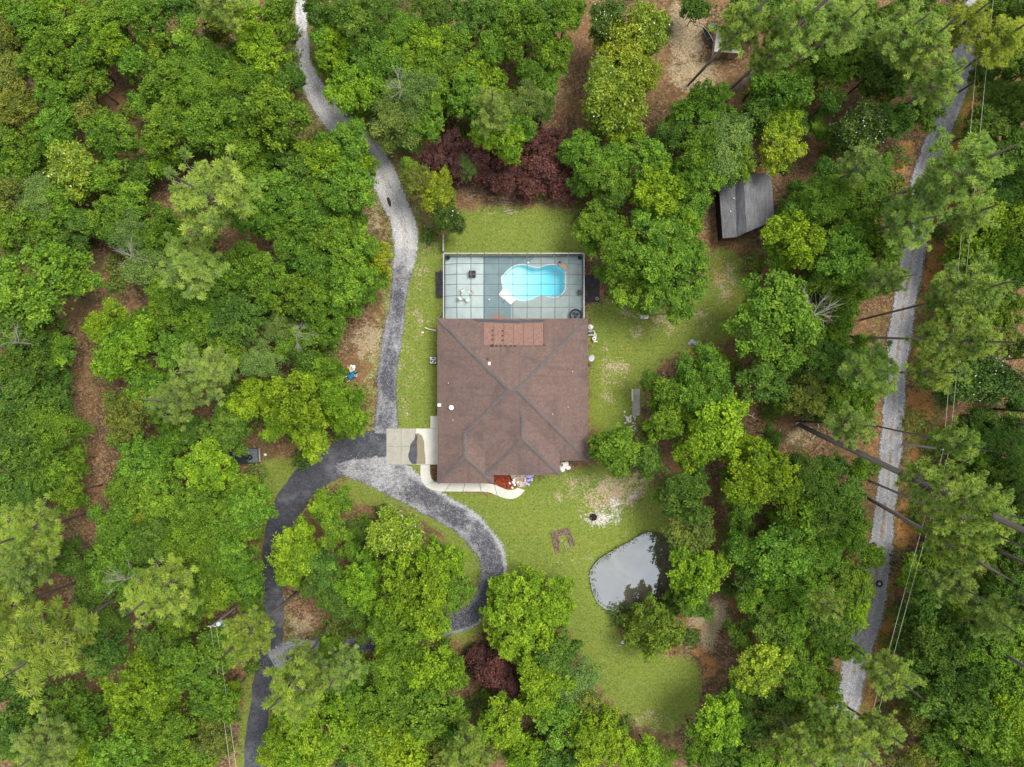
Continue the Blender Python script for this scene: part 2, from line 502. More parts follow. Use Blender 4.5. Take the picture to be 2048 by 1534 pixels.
TRACK_W = path_m([(215, 480, 16), (205, 530, 24), (205, 580, 28), (165, 640, 26), (150, 700, 25), (155, 770, 26), (185, 830, 30), (200, 890, 24), (210, 950, 20), (198, 1010, 22), (190, 1060, 14)])
TRACK_N = path_m([(1185, -20, 26), (1160, 60, 28), (1143, 140, 28), (1130, 210, 32), (1112, 265, 34)])
TRACK_E = path_m([(1610, 90, 18), (1632, 160, 22), (1650, 230, 24), (1632, 300, 26), (1608, 360, 24)])
POND = poly_m([(1181, 1153), (1183, 1142), (1190, 1131), (1200, 1120), (1217, 1109), (1235, 1098), (1253, 1089), (1272, 1078), (1287, 1070), (1300, 1067), (1316, 1070), (1335, 1080), (1348, 1100), (1354, 1130), (1352, 1162), (1342, 1185), (1322, 1198), (1290, 1208), (1262, 1216), (1240, 1226), (1224, 1223), (1208, 1214), (1197, 1204), (1188, 1186), (1184, 1170)])
LAWNS = [poly_m(q) for q in (
    [(842, 932), (862, 960), (900, 985), (1000, 990), (1052, 960),(1118, 935), (1119, 950), (1060, 985), (1000, 998), (1060, 985), (1120, 945), (1190, 930), (1290, 950), (1330, 1000), (1350, 1080), (1300, 1090), (1210, 1120), (1190, 1180), (1230, 1240), (1250, 1290), (1310, 1310), (1390, 1310), (1405, 1360), (1395, 1420), (1340, 1470), (1270, 1450), (1210, 1400), (1180, 1330), (1140, 1270), (1100, 1160), (1010, 1160), (985, 1100), (940, 1050), (860, 1005), (800, 975)],
    [(806, 470), (880, 480), (886, 640), (876, 860), (800, 856), (796, 760), (805, 640)],
    [(905, 425), (960, 415), (1060, 412), (1160, 420), (1180, 470), (1175, 512), (886, 512)],
    [(1170, 600), (1215, 590), (1300, 590), (1400, 570), (1420, 500), (1470, 490), (1500, 560), (1490, 660), (1420, 700), (1330, 720), (1290, 780), (1275, 870), (1180, 870)],
    [(520, 920), (560, 915), (640, 925), (590, 965), (555, 1020), (535, 1090), (522, 1040)],
    [(690, 960), (760, 965), (830, 1000), (900, 1040), (940, 1090), (955, 1140), (930, 1180), (880, 1060), (800, 1010), (700, 1010)],
    [(1880, 170), (1950, 130), (1975, 60), (1960, 200), (1945, 300), (1900, 320)],
    [(495, 1340), (515, 1330), (505, 1540), (480, 1540)], [(545, 1400), (560, 1400), (540, 1534), (525, 1534)],
    [(900, 1215), (960, 1230), (975, 1260), (900, 1280)])]
# open ground where nothing tall grows
OPEN = LAWNS + [poly_m(q) for q in (
    [(765, 845), (880, 845), (880, 990), (765, 990)],
    [(860, 480), (1215, 480), (1215, 1010), (840, 1010)],
    [(1330, 0), (1410, 0), (1435, 80), (1500, 120), (1500, 160), (1450, 190), (1380, 195), (1310, 200), (1300, 160), (1340, 80)],
    [(720, 620), (790, 600), (790, 760), (690, 770), (690, 680)],
    [(1550, 840), (1640, 820), (1660, 880), (1560, 910)], [(600, 240), (650, 240), (690, 300), (640, 290)],
    [(700, 400), (790, 400), (790, 480), (700, 470)], [(890, 385), (1150, 385), (1160, 430), (890, 430)],
    [(460, 885), (560, 885), (560, 940), (460, 940)], [(1380, 1200), (1450, 1200), (1450, 1370), (1390, 1370)],
    [(1400, 420), (1445, 420), (1445, 600), (1400, 560)], [(1400, 340), (1560, 335), (1575, 480), (1430, 500)],
    [(560, 1210), (640, 1200), (640, 1320), (555, 1320)], [(1240, 940), (1330, 940), (1330, 1060), (1240, 1060)])]
HOUSE_AREA = poly_m([(860, 480), (1215, 480), (1215, 1010), (840, 1010)])
PATHS = [DRIVE_N, ASPH, LOOP, [(p[0], p[1], p[2] * 1.5) for p in LANE], TRACK_W, TRACK_N, TRACK_E]

def is_open(x, y):
    r = np.zeros(np.shape(x), bool)
    for q in OPEN: r |= inpoly(x, y, q)
    for p in PATHS: r |= near_path(x, y, p)
    r |= inpoly(x, y, POND)
    return r

# ------------------------------------------------------------------ ground: one sheet to the horizon
def build_ground():
    st = 0.4
    cx = np.arange(-73, 73.01, st); cy = np.arange(-56, 56.01, st)
    far = np.array([1800, 1000, 500, 260, 150, 105, 85, 78])
    xs = np.concatenate([-far, cx, far[::-1]]); ys = np.concatenate([-far, cy, far[::-1]])
    X, Y = np.meshgrid(xs, ys)
    g_ = np.zeros(X.shape); o_ = g_.copy(); d_ = g_.copy(); a_ = g_.copy()
    for q in LAWNS: g_[inpoly(X, Y, q)] = 1
    def blob(arr, px, py, rx, ry, v=1.0, rot=0):
        p = P(px, py); k = M_PER * H
        dx, dy = X - p.x, Y - p.y
        c, s_ = math.cos(math.radians(rot)), math.sin(math.radians(rot))
        u = (dx * c + dy * s_) / (rx * k); w = (-dx * s_ + dy * c) / (ry * k)
        arr[:] = np.maximum(arr, v * np.clip(1.4 - np.sqrt(u * u + w * w), 0, 1))
    # verges of the lane: clay and thin grass on its right side, clay ruts on its left
    for i, p in enumerate(LANE):
        m = (np.abs(Y - p[1]) < 0.6) & (X > p[0] + 0.7) & (X < p[0] + 6.2 + 1.2 * math.sin(i * 0.21)); g_[m] = np.maximum(g_[m], 0.5)
        m = (np.abs(Y - p[1]) < 0.6) & (X > p[0] + 1.6) & (X < p[0] + 5.2); o_[m] = np.maximum(o_[m], 0.50 + 0.12 * math.sin(i * 0.33) + 0.1 * math.sin(i * 0.71))
        m = (np.abs(Y - p[1]) < 0.6) & (X < p[0] - 1.0) & (X > p[0] - 3.6); o_[m] = np.maximum(o_[m], 0.34 + 0.12 * math.sin(i * 0.27 + 2)); g_[m] = np.maximum(g_[m], 0.4)
    for path, dw in ((DRIVE_N, 2.2), (ASPH, 1.6), (LOOP, 1.4)):
        for i, p in enumerate(path[::2]):
            m = (X - p[0]) ** 2 + (Y - p[1]) ** 2 < (p[2] + dw + .5 * math.sin(i * .7)) ** 2
            g_[m] = np.maximum(g_[m], 0.5); d_[m] = np.maximum(d_[m], 0.33 if path is DRIVE_N else 0.12)
    for b in ((1418, 1340, 17, 20, .75), (1412, 1322, 13, 16, .7), (1427, 1326, 11, 22, .7), (1395, 1265, 22, 40, .45), (1380, 705, 34, 12, .75), (1322, 700, 16, 10, .5), (1215, 640, 30, 12, .3), (1195, 580, 16, 40, .62),
              (1052, 1140, 11, 9, .8), (1060, 1128, 9, 9, .6), (1812, 300, 12, 30, .85), (1800, 330, 16, 22, .8), (1440, 540, 26, 44, .48), (1300, 600, 40, 14, .42), (1255, 700, 30, 20, .40), (1470, 600, 20, 30, .45), (1415, 470, 10, 34, .6), (1180, 520, 20, 30, .4),
              (1720, 650, 16, 10, .8), (1800, 640, 14, 70, .5), (1848, 830, 30, 60, .5), (1830, 920, 18, 70, .5), (1790, 1260, 26, 50, .5), (1770, 1400, 40, 90, .6), (1740, 1340, 20, 40, .5),
              (1500, 830, 12, 14, .5), (600, 1235, 30, 26, .4), (1345, 1238, 14, 20, .4), (190, 1000, 16, 60, .42), (205, 560, 18, 40, .3)):
        blob(o_, *b)
    for b in ((1370, 60, 45, 80, .75), (1390, 150, 70, 40, .7), (1440, 175, 30, 20, .6), (735, 680, 42, 50, .62), (745, 440, 34, 40, .45), (660, 265, 22, 30, .45), (800, 560, 14, 40, .45),
              (850, 480, 30, 40, .5), (842, 560, 18, 60, .45), (852, 640, 14, 20, .6), (845, 760, 9, 20, .5), (1030, 420, 40, 12, .5), (980, 425, 26, 14, .4), (1150, 970, 60, 22, .5), (1120, 990, 40, 20, .42),
              (1225, 990, 70, 50, .66), (1190, 1000, 50, 44, .52), (1275, 975, 30, 50, .6), (1600, 870, 44, 34, .55), (1230, 740, 44, 60, .46), (1270, 660, 30, 24, .5), (1330, 640, 70, 34, .48), (1450, 560, 34, 60, .55), (1250, 620, 30, 20, .5), (1215, 800, 26, 30, .45), (1400, 640, 50, 30, .46), (1170, 955, 26, 24, .45),
              (1120, 1095, 26, 40, .4), (1170, 1120, 30, 30, .38), (1400, 1270, 30, 24, .5), (1250, 600, 60, 14, .4), (1300, 1440, 60, 40, .42), (1620, 260, 20, 80, .35), (1110, 180, 24, 90, .3), (1265, 850, 16, 14, .5)):
        blob(d_, *b)
    for q in POND:
        px_, py_ = PX(q[0], q[1]); blob(d_, px_, py_, 7, 6, .42); blob(o_, px_, py_, 6, 5, .34 if px_ < 1260 else .2)
    for b in ((1410, 1255, 32, 46, .95), (1440, 1225, 22, 34, .85), (1375, 1290, 20, 16, .6), (600, 1250, 34, 36, .62), (1425, 1300, 14, 40, .5)): blob(d_, *b)
    for b in ((1405, 1265, 20, 26, .55), (1395, 1300, 18, 22, .55)): blob(o_, *b)
    for b in ((1225, 1022, 38, 32, .56, 40), (600, 1290, 40, 18, .5), (1190, 1038, 20, 20, .8), (1262, 990, 18, 34, .52, -30), (1205, 1050, 26, 14, .5), (1130, 938, 14, 10, .6), (1261, 848, 9, 14, .7), (1266, 775, 8, 8, .4)):
        blob(a_, *b)
    # thin, patchy lawn east of the house and in the far south
    pale = np.zeros_like(g_); blob(pale, 1330, 640, 200, 120, 1.0); g_ = np.where(g_ > 0, np.clip(g_ - 0.28 * pale, 0, 1), 0)
    def blur(a, n):
        for _ in range(n):
            a = (a + np.roll(a, 1, 0) + np.roll(a, -1, 0)) / 3; a = (a + np.roll(a, 1, 1) + np.roll(a, -1, 1)) / 3
        return a
    g_ = blur(g_, 9); o_ = blur(o_, 3); d_ = blur(d_, 3); a_ = blur(a_, 3)
    Z = 0.05 * np.sin(X * 0.31 + 1.3) * np.sin(Y * 0.27) * ((np.abs(X) > 14) | (np.abs(Y) > 22))
    Z = blur(Z, 3) - 0.05
    hole = blur(inpoly(X, Y, POND).astype(float), 2)
    Z = Z - 1.1 * hole
    c0 = P(897, 520); c1 = P(1155, 640)
    Z[(X > c0.x) & (X < c1.x) & (Y < c0.y) & (Y > c1.y)] = -3.2
    c0 = P(877, 645, 2.7); c1 = P(1170, 915, 2.7)
    n0, n1 = X.shape
    V = np.stack([X.ravel(), Y.ravel(), Z.ravel()], 1)
    idx = np.arange(n0 * n1).reshape(n0, n1)
    F = np.stack([idx[:-1, :-1], idx[:-1, 1:], idx[1:, 1:], idx[1:, :-1]], -1).reshape(-1, 4)
    me = bpy.data.meshes.new('ground')
    me.vertices.add(len(V)); me.vertices.foreach_set('co', V.astype('f').ravel())
    me.loops.add(F.size); me.loops.foreach_set('vertex_index', F.astype('i').ravel())
    me.polygons.add(len(F)); me.polygons.foreach_set('loop_start', np.arange(0, F.size, 4, dtype='i'))
    me.polygons.foreach_set('use_smooth', np.ones(len(F), bool))
    at = me.attributes.new('mask', 'FLOAT_COLOR', 'POINT')
    at.data.foreach_set('color', np.stack([g_.ravel(), o_.ravel(), d_.ravel(), a_.ravel()], 1).astype('f').ravel())
    me.update(calc_edges=True)
    o = link('ground', me, M_GROUND)
    tag(o, kind='structure')
    return X, Y, g_
GX, GY, GRASS = build_ground()

def grass_at(x, y):
    i = np.clip(((y + 56) / 0.4).astype(int) + 8, 0, GRASS.shape[0] - 1); j = np.clip(((x + 73) / 0.4).astype(int) + 8, 0, GRASS.shape[1] - 1)
    return GRASS[i, j]

# ------------------------------------------------------------------ roads: draped sheets with ragged edges
def build_strip(name, path, mat, z, wear=None, label=None):
    n = len(path); K = 10
    mb = MB(); uvs = []; wv = []
    rr = random.Random(len(name) * 13)
    Lc = 0.0
    jl = jr = 0.0
    for i, p in enumerate(path):
        a = path[max(i - 1, 0)]; b = path[min(i + 1, n - 1)]
        d = Vector((b[0] - a[0], b[1] - a[1], 0)).normalized(); nrm = Vector((-d.y, d.x, 0))
        if i: Lc += math.hypot(p[0] - path[i - 1][0], p[1] - path[i - 1][1])
        jl = jl * 0.6 + rr.uniform(-0.16, 0.16); jr = jr * 0.6 + rr.uniform(-0.16, 0.16)
        for k in range(K + 1):
            u = -1 + 2 * k / K
            w = p[2] + (jl if u < 0 else jr) * abs(u)
            q = Vector((p[0], p[1], 0)) + nrm * (-u * w)
            mb.v.append((q.x, q.y, z + 0.02 * (1 - u * u)))
            uvs.append((u, Lc)); wv.append(wear(i / (n - 1), u) if wear else 0.0)
    for i in range(n - 1):
        for k in range(K):
            f = (i * (K + 1) + k, (i + 1) * (K + 1) + k, (i + 1) * (K + 1) + k + 1, i * (K + 1) + k + 1)
            mb.f.append(f)
    mb.uv = [uvs[i] for f in mb.f for i in f]
    o = mb.build(name, mat, smooth=True)
    at = o.data.attributes.new('wear', 'FLOAT', 'POINT'); at.data.foreach_set('value', np.array(wv, 'f'))
    tag(o, label, kind='structure')
    return o
build_strip('asphalt_drive', ASPH, M_ASPHALT, 0.012, label='dark asphalt drive curving down the left side')
def wear_n(t, u):
    return 0.6 * min(1, max(0, (t - 0.64) / 0.05)) + 0.35 * max(0, 1 - abs(t - 0.90) / 0.05) + 0.2 * max(0, 1 - abs(t - 0.73) / 0.05) - 0.3 * (t < 0.62)
build_strip('gravel_drive', DRIVE_N, M_GRAVEL, 0.022, wear_n, 'pale gravel drive running up to the top edge')
def wear_l(t, u):
    m = 0.74 * min(1, max(0, (t - 0.10) / 0.1))
    m = m + 0.62 * max(0, 1 - t / 0.2)
    return m + 0.4 * max(0, 1 - abs(t - 0.55) / 0.12) - (0.7 if u < 0 else 0.15) * min(1, max(0, (abs(u) - 0.5) / 0.3)) * (0.15 < t < 0.62) - 0.5 * (t > 0.86)
build_strip('gravel_loop_drive', LOOP, M_GRAVEL, 0.034, wear_l, 'grey gravel drive looping around the tree island')
build_strip('gravel_lane', LANE, M_TRACK, 0.012, None, 'two-track gravel lane along the right side')

# ------------------------------------------------------------------ pond
def build_pond():
    t = NT('pond_water')
    n1 = t.noise(0.35, 4); n2 = t.noise(1.6, 3)
    c = t.mix(t.step(n1, 0.35, 0.7), (0.075, 0.066, 0.045), (0.125, 0.115, 0.09))
    d = t.n('BsdfDiffuse'); t.set(d.inputs['Color'], c)
    g = t.n('BsdfGlossy'); g.inputs['Roughness'].default_value = 0.03; t.set(g.inputs['Color'], (0.84, 0.92, 1.0))
    t.t.links.new(t.bump(n2, 0.04, 0.02), g.inputs['Normal'])
    ms = t.n('MixShader'); t.set(ms.inputs[0], t.math('ADD', 0.20, t.math('MULTIPLY', t.noise(0.22, 5, 0.6, dist=1.0), 0.2)))
    t.t.links.new(d.outputs[0], ms.inputs[1]); t.t.links.new(g.outputs[0], ms.inputs[2])
    m = t.end(ms.outputs[0])
    pc = Vector((sum(p[0] for p in POND) / len(POND), sum(p[1] for p in POND) / len(POND)))
    sm = smooth_path([(p[0], p[1], 0) for p in POND + [POND[0]]], 0.4)[:-1]
    mb = MB()
    mb.prism([((p[0] - pc.x) * 1.03 + pc.x, (p[1] - pc.y) * 1.03 + pc.y) for p in sm], -0.9, -0.16)
    o = mb.build('pond', m, tri=True)
    tag(o, 'small grey pond reflecting sky and the trees at its bank', kind='structure')
build_pond()

# ------------------------------------------------------------------ house
ZE = 2.7; PITCH = 0.42
def E(px, py): 
    p = P(px, py, ZE); return (p.x, p.y)
W0, N0 = E(875.5, 637.5); E0, S0 = E(1175, 920.5)
W2, S2 = W0 - 0.06, E(0, 966)[1]; E2 = E(987, 0)[0]
W3, S3 = E(971, 948.5); E3 = E(1118.5, 0)[0]
LIFT = 1.15            # plan metres by which the front wing's eave sits further up its slope
M_FASCIA = plain('fascia', (0.16, 0.12, 0.105), 0.6)
M_WALL = plain('brick_veneer', (0.30, 0.17, 0.12), 0.9, 0.1, 0.25, 8)
M_WHITE = plain('white_paint', (0.78, 0.78, 0.75), 0.5)
M_GLASS = plain('window_glass', (0.03, 0.04, 0.05), 0.05, 0.6, 0.1)
M_METAL = plain('grey_metal', (0.42, 0.43, 0.44), 0.4, 0.5, 0.1, 3, 0.4)
M_BLACK = plain('black_plastic', (0.018, 0.018, 0.02), 0.5, 0.3, 0.3)
M_DARK = plain('dark_bronze', (0.05, 0.05, 0.055), 0.4, 0.4, 0.2)

def build_house():
    h = empty('house', ((W0 + E0) / 2, (N0 + S0) / 2, 0))
    ox, oy = h.location.x, h.location.y
    tag(h, 'single-storey house with brown shingled hip roof', 'house')
    # roof planes: height rises PITCH per metre from the eave
    hw = (N0 - S0) / 2
    ry = (N0 + S0) / 2
    rx0, rx1 = W0 + hw, E0 - hw
    w2 = (E2 - W0) / 2; x2 = W0 + w2
    ytop2 = S0 + w2                                # where the wing's ridge meets the main hip
    w3 = (E3 - W3) / 2; x3 = W3 + w3
    def z(d): return ZE + 0.14 + PITCH * d
    mb = MB(); mb.uv = []
    def face(pts, eave):
        """pts: (x, y, z); eave: direction along the eave"""
        e = Vector((*eave, 0)).normalized()
        n = (Vector(pts[1]) - Vector(pts[0])).cross(Vector(pts[2]) - Vector(pts[0])).normalized()
        if n.z < 0: pts = list(reversed(pts)); n = -n
        up = n.cross(e)
        b = len(mb.v)
        mb.v += [(p[0] - ox, p[1] - oy, p[2]) for p in pts]
        mb.f.append(tuple(range(b, b + len(pts))))
        mb.uv += [(Vector(p).dot(e), Vector(p).dot(up)) for p in pts]
    zr = z(hw)
    NW, NE, SE, SW = (W0, N0, z(0)), (E0, N0, z(0)), (E0, S0, z(0)), (W0, S2, z(0))
    R0, R1 = (rx0, ry, zr), (rx1, ry, zr)
    A2, B2 = (x2, ytop2, z(w2)), (x2, S2 + w2, z(w2))
    face([NW, NE, R1, R0], (1, 0))
    face([NE, SE, R1], (0, 1))
    face([NW, R0, A2, B2, SW], (0, 1))
    face([SW, B2, (E2, S2, z(0))], (1, 0))
    face([A2, B2, (E2, S2, z(0)), (E2, S0, z(0))], (0, 1))
    face([R0, R1, SE, (E2, S0, z(0)), A2], (1, 0))
    zl = z(LIFT)
    A3 = (x3, S0 + w3 + LIFT, z(w3 + LIFT)); B3 = (x3, S3 + w3, z(w3 + LIFT))
    face([A3, B3, (W3, S3, zl), (W3, S0 + LIFT, zl)], (0, 1))
    face([A3, B3, (E3, S3, zl), (E3, S0 + LIFT, zl)], (0, 1))
    face([B3, (W3, S3, zl), (E3, S3, zl)], (1, 0))
    # soffit underside
    roof = mb.build('roof', M_SHINGLE, h)
    # eave boards
    fb = MB()
    def fas(a, b, zt, hgt=0.22):
        fb.bar((a[0] - ox, a[1] - oy, zt - hgt / 2 + 0.0), (b[0] - ox, b[1] - oy, zt - hgt / 2), 0.05, hgt)
    t0 = z(0) - 0.004
    for a, b in (((W0, N0), (E0, N0)), ((E0, N0), (E0, S0)), ((E0, S0), (E2, S0)), ((E2, S0), (E2, S2)), ((E2, S2), (W0, S2)), ((W0, S2), (W0, N0))):
        fas(a, b, t0)
    for a, b in (((W3, S0 + LIFT), (W3, S3)), ((W3, S3), (E3, S3)), ((E3, S3), (E3, S0 + LIFT))):
        fas(a, b, zl - 0.004)
    fb.build('fascia', M_FASCIA, h)
    sf = MB()
    sf.prism([(W0 - ox, N0 - oy), (E0 - ox, N0 - oy), (E0 - ox, S0 - oy), (E2 - ox, S0 - oy), (E2 - ox, S2 - oy), (W0 - ox, S2 - oy)], z(0) - 0.2, z(0) - 0.17)
    sf.prism([(W3 - ox, S0 + 0.6 - oy), (E3 - ox, S0 + 0.6 - oy), (E3 - ox, S3 - oy), (W3 - ox, S3 - oy)], zl - 0.2, zl - 0.17)
    sf.build('soffit', M_WHITE, h, tri=True)
    # ridge and hip caps: overlapping cap shingles, one strip per line
    capm = mat_concrete('cap_shingle', (0.055, 0.039, 0.035), (0.088, 0.062, 0.055), (0.042, 0.032, 0.03), 0.5)
    def cap(a, b):
        a = Vector(a) - Vector((ox, oy, 0)); b = Vector(b) - Vector((ox, oy, 0))
        d = (b - a); L = d.length; d.normalize()
        side = d.cross(Vector((0, 0, 1))).normalized()
        m = MB(); n = max(2, int(L / 0.35))
        for i in range(n):
            p = a + d * (L * i / n); q = a + d * (L * (i + 1.15) / n)
            za, zb = 0.05, 0.085
            for s_ in (-1, 1):
                m.add([p + Vector((0, 0, za + .02)), q + Vector((0, 0, zb + .02)), q + side * (0.2 * s_) + Vector((0, 0, zb - 0.05)), p + side * (0.2 * s_) + Vector((0, 0, za - 0.05))],
                      [(0, 1, 2, 3)] if s_ < 0 else [(3, 2, 1, 0)])
        m.build('ridge_cap', capm, roof)
    for a, b in ((R0, R1), (NW, R0), (NE, R1), (SE, R1), (A2, R0), (B2, A2), (SW, B2), ((E2, S2, z(0)), B2), (B3, A3), ((W3, S3, zl), B3), ((E3, S3, zl), B3)):
        cap(a, b)
    # ventilation stacks and roof clutter
    def on_roof(px, py):
        best = None
        p = P(px, py, 4.0)
        for _ in range(3):
            d = min(p.x - W0, E0 - p.x, N0 - p.y, p.y - S0)
            if p.y < S0 + 3 and p.x < E2: d = max(d, min(p.x - W0, E2 - p.x, p.y - S2))
            if W3 < p.x < E3: d = max(d, LIFT + min(p.x - W3, E3 - p.x, p.y - S3))
            p = P(px, py, z(max(d, 0)))
        return p - Vector((ox, oy, 0))
    for px, py, rr_ in ((903, 815, .26),):
        m = MB(); m.lathe([(rr_, -0.15), (rr_, 0.25), (rr_ * 1.15, 0.27), (rr_ * 1.15, 0.33), (0.04, 0.38)], on_roof(px, py), 18); m.build('roof_vent', M_WHITE, roof, smooth=False)
    for px, py in ((879, 810),):
        m = MB(); m.box(on_roof(px, py) + Vector((0, 0, 0.12)), (0.42, 0.36, 0.3)); m.build('roof_vent', M_WHITE, roof)
    m = MB(); m.box(on_roof(978.5, 727) + Vector((0, 0, 0.08)), (0.32, 0.4, 0.2)); m.build('roof_vent', plain('almond_paint', (0.7, 0.6, 0.47), 0.5), roof, bevel=0.02)
    for px, py in ((1145, 743), (1105, 828), (897, 766), (1136, 814), (906, 840)):
        m = MB(); m.tube([on_roof(px, py) + Vector((0, 0, -.1)), on_roof(px, py) + Vector((0, 0, 0.3))], 0.06, 10); m.build('vent_pipe', plain('pale_pvc', (0.62, 0.52, 0.46), 0.5), roof)
    m = MB(); m.tube([on_roof(975.5, 718) + Vector((0, 0, -.1)), on_roof(975.5, 718) + Vector((0, 0, 0.22))], 0.09, 10); m.build('vent_pipe', M_BLACK, roof)
    # solar pool heating panels on the north slope: six side by side
    t = NT('solar_mat')
    w = t.n('TexWave', bands_direction='X'); w.inputs['Scale'].default_value = 6.0; t.t.links.new(t.coord('UV'), w.inputs['Vector'])
    vv = t.n('SeparateColor'); t.t.links.new(t.vor(9), vv.inputs[0])
    c = t.mix(vv.outputs[0], (0.165, 0.092, 0.072), (0.265, 0.150, 0.116))
    c = t.mix(t.math('MULTIPLY', t.step(t.noise(1.2, 4), 0.5, 0.7), .4), c, (0.24, 0.135, 0.09))
    pm = t.end(t.pbr(c, 0.55, 0.3))
    slope = Vector((0, 1, -PITCH)).normalized(); nn = Vector((0, PITCH, 1)).normalized()
    xs_ = [967 + 20.1 * i for i in range(7)]
    def npt(px, py):
        p = on_roof(px, py); d = N0 - (p.y + oy); return Vector((p.x, p.y, z(d)))
    for i in range(6):
        a = npt(xs_[i] + 0.5, 645); b = npt(xs_[i + 1] - 0.5, 645); c_ = npt(xs_[i + 1] - 0.5, 691); d = npt(xs_[i] + 0.5, 691)
        m = MB()
        lo = [q + nn * 0.03 for q in (a, b, c_, d)]; hi = [q + nn * 0.085 for q in (a, b, c_, d)]
        m.add(lo + hi, [(3, 2, 1, 0), (4, 5, 6, 7), (0, 1, 5, 4), (1, 2, 6, 5), (2, 3, 7, 6), (3, 0, 4, 7)])
        o = m.build('solar_panel', pm, roof)
        # fix winding
        bm = bmesh.new(); bm.from_mesh(o.data); bmesh.ops.recalc_face_normals(bm, faces=bm.faces); bm.to_mesh(o.data); bm.free()
    m = MB()
    for i in range(1, 6):
        m.bar(npt(xs_[i], 645) + nn * 0.1, npt(xs_[i], 691) + nn * 0.1, 0.05)
    m.bar(npt(966, 691.5) + nn * 0.1, npt(1089, 691.5) + nn * 0.1, 0.06); m.bar(npt(1088.5, 645) + nn * 0.1, npt(1088.5, 691) + nn * 0.1, 0.06)
    m.build('panel_pipe', plain('brown_pipe', (0.17, 0.1, 0.085), 0.6), roof)
    for px, py in ((985, 662), (985, 671), (985, 680), (1005, 662), (1005, 672), (1005, 681), (993, 692), (1002, 692), (1011, 692), (1022, 692), (1030, 692), (1088, 691)):
        m = MB(); m.box(npt(px, py) + nn * 0.13, (0.2, 0.16, 0.1)); m.build('pipe_clip', M_BLACK, roof)
    m = MB(); m.tube([npt(981.5, 690) + nn * .12, npt(983, 693) + nn * .14, npt(985.5, 693) + nn * .14, npt(986, 689) + nn * .12], 0.07, 8); m.build('pipe_elbow', M_BLACK, roof)
    # slate-grey repair strip by the enclosure
    rp = plain('dark_flashing', (0.075, 0.075, 0.09), 0.85, 0.1)
    for x0, x1, y1 in ((947, 1040, 643.5), (1040, 1090, 641.5)):
        a, b, c_, d = npt(x0 - 4, 638), npt(x1 - 2, 638), npt(x1, y1), npt(x0 + 6, y1)
        m = MB(); m.add([q + nn * 0.02 for q in (a, b, c_, d)], [(3, 2, 1, 0)]); m.build('flashing_strip', rp, roof)
    # walls set in under the eaves
    m = MB()
    IN = 0.5
    foot = [(W0 + IN, N0 - IN), (E0 - IN, N0 - IN), (E0 - IN, S0 + IN), (E3 - IN, S0 + IN), (E3 - IN, S3 + IN + 1.0), (E2 - IN, S3 + IN + 1.0), (E2 - IN, S2 + IN), (W0 + IN, S2 + IN)]
    m.prism([(p[0] - ox, p[1] - oy) for p in foot], -0.1, z(0) - 0.2)
    m.build('wall', M_WALL, h, tri=True)
    # openings
    def opening(name, cx, cy, w_, hgt, zc, axis, mat_):
        m = MB()
        sz = (w_, 0.06, hgt) if axis == 'x' else (0.06, w_, hgt)
        m.box((cx - ox, cy - oy, zc), sz); p = m.build(name, M_WHITE, h)
        m = MB(); sz2 = (w_ - 0.16, 0.09, hgt - 0.16) if axis == 'x' else (0.09, w_ - 0.16, hgt - 0.16)
        m.box((cx - ox, cy - oy, zc), sz2); m.build('panel' if 'garage' in name else 'pane', mat_, p)
    gy = E(0, 893)[1]
    opening('garage_door', W0 + IN - 0.02, gy, 4.2, 2.1, 1.08, 'y', plain('garage_panel', (0.6, 0.58, 0.52), 0.6))
    for yy in (680, 740, 800): opening('window', W0 + IN - 0.02, E(0, yy)[1], 1.4, 1.2, 1.5, 'y', M_GLASS)
    for yy in (690, 760, 840): opening('window', E0 - IN + 0.02, E(0, yy)[1], 1.4, 1.2, 1.5, 'y', M_GLASS)
    for xx in (930, 1000, 1110): opening('patio_door', E(xx, 0)[0], N0 - IN + 0.02, 2.2, 2.05, 1.06, 'x', M_GLASS)
    opening('window', E(930, 0)[0], S2 + IN - 0.02, 1.8, 1.2, 1.5, 'x', M_GLASS)
    opening('front_door', E(1058, 0)[0], S3 + IN + 0.98, 1.1, 2.05, 1.06, 'x', plain('red_door', (0.25, 0.05, 0.04), 0.5))
    opening('window', E(1148, 0)[0], S0 + IN - 0.02, 1.4, 1.2, 1.5, 'x', M_GLASS)
    return h
build_house()

# ------------------------------------------------------------------ pool, deck, screen enclosure
def zp(x, y):
    return (860 + x / 5.6806, 480 + y / 5.6806)
POOL_PX = [zp(*q) for q in ((790, 620), (835, 548), (820, 480), (818, 420), (850, 385), (900, 335), (950, 302), (1010, 283), (1060, 279), (1110, 288), (1160, 305), (1210, 317), (1260, 310), (1310, 290), (1360, 280), (1420, 283), (1470, 300), (1510, 328), (1533, 355), (1533, 560), (1515, 590), (1470, 630), (1440, 648), (1390, 650), (1320, 638), (1260, 628), (1210, 640), (1160, 668), (1110, 684), (1060, 688), (1010, 682), (985, 672), (925, 725))]
DZ = 0.12
POOL = [(P(x, y, DZ).x, P(x, y, DZ).y) for x, y in POOL_PX]
def mat_deck(name, a, b):
    t = NT(name)
    n = t.noise(0.7, 5, 0.65); f = t.noise(14, 2)
    c = t.mix(t.step(n, 0.3, 0.7), a, b)
    c = t.mix(t.math('MULTIPLY', t.step(t.noise(2.5, 4, 0.7), 0.55, 0.75), 0.25), c, tuple(x * 0.7 for x in a))
    return t.end(t.pbr(c, 0.75, 0.25, t.bump(f, 0.15, 0.01)))
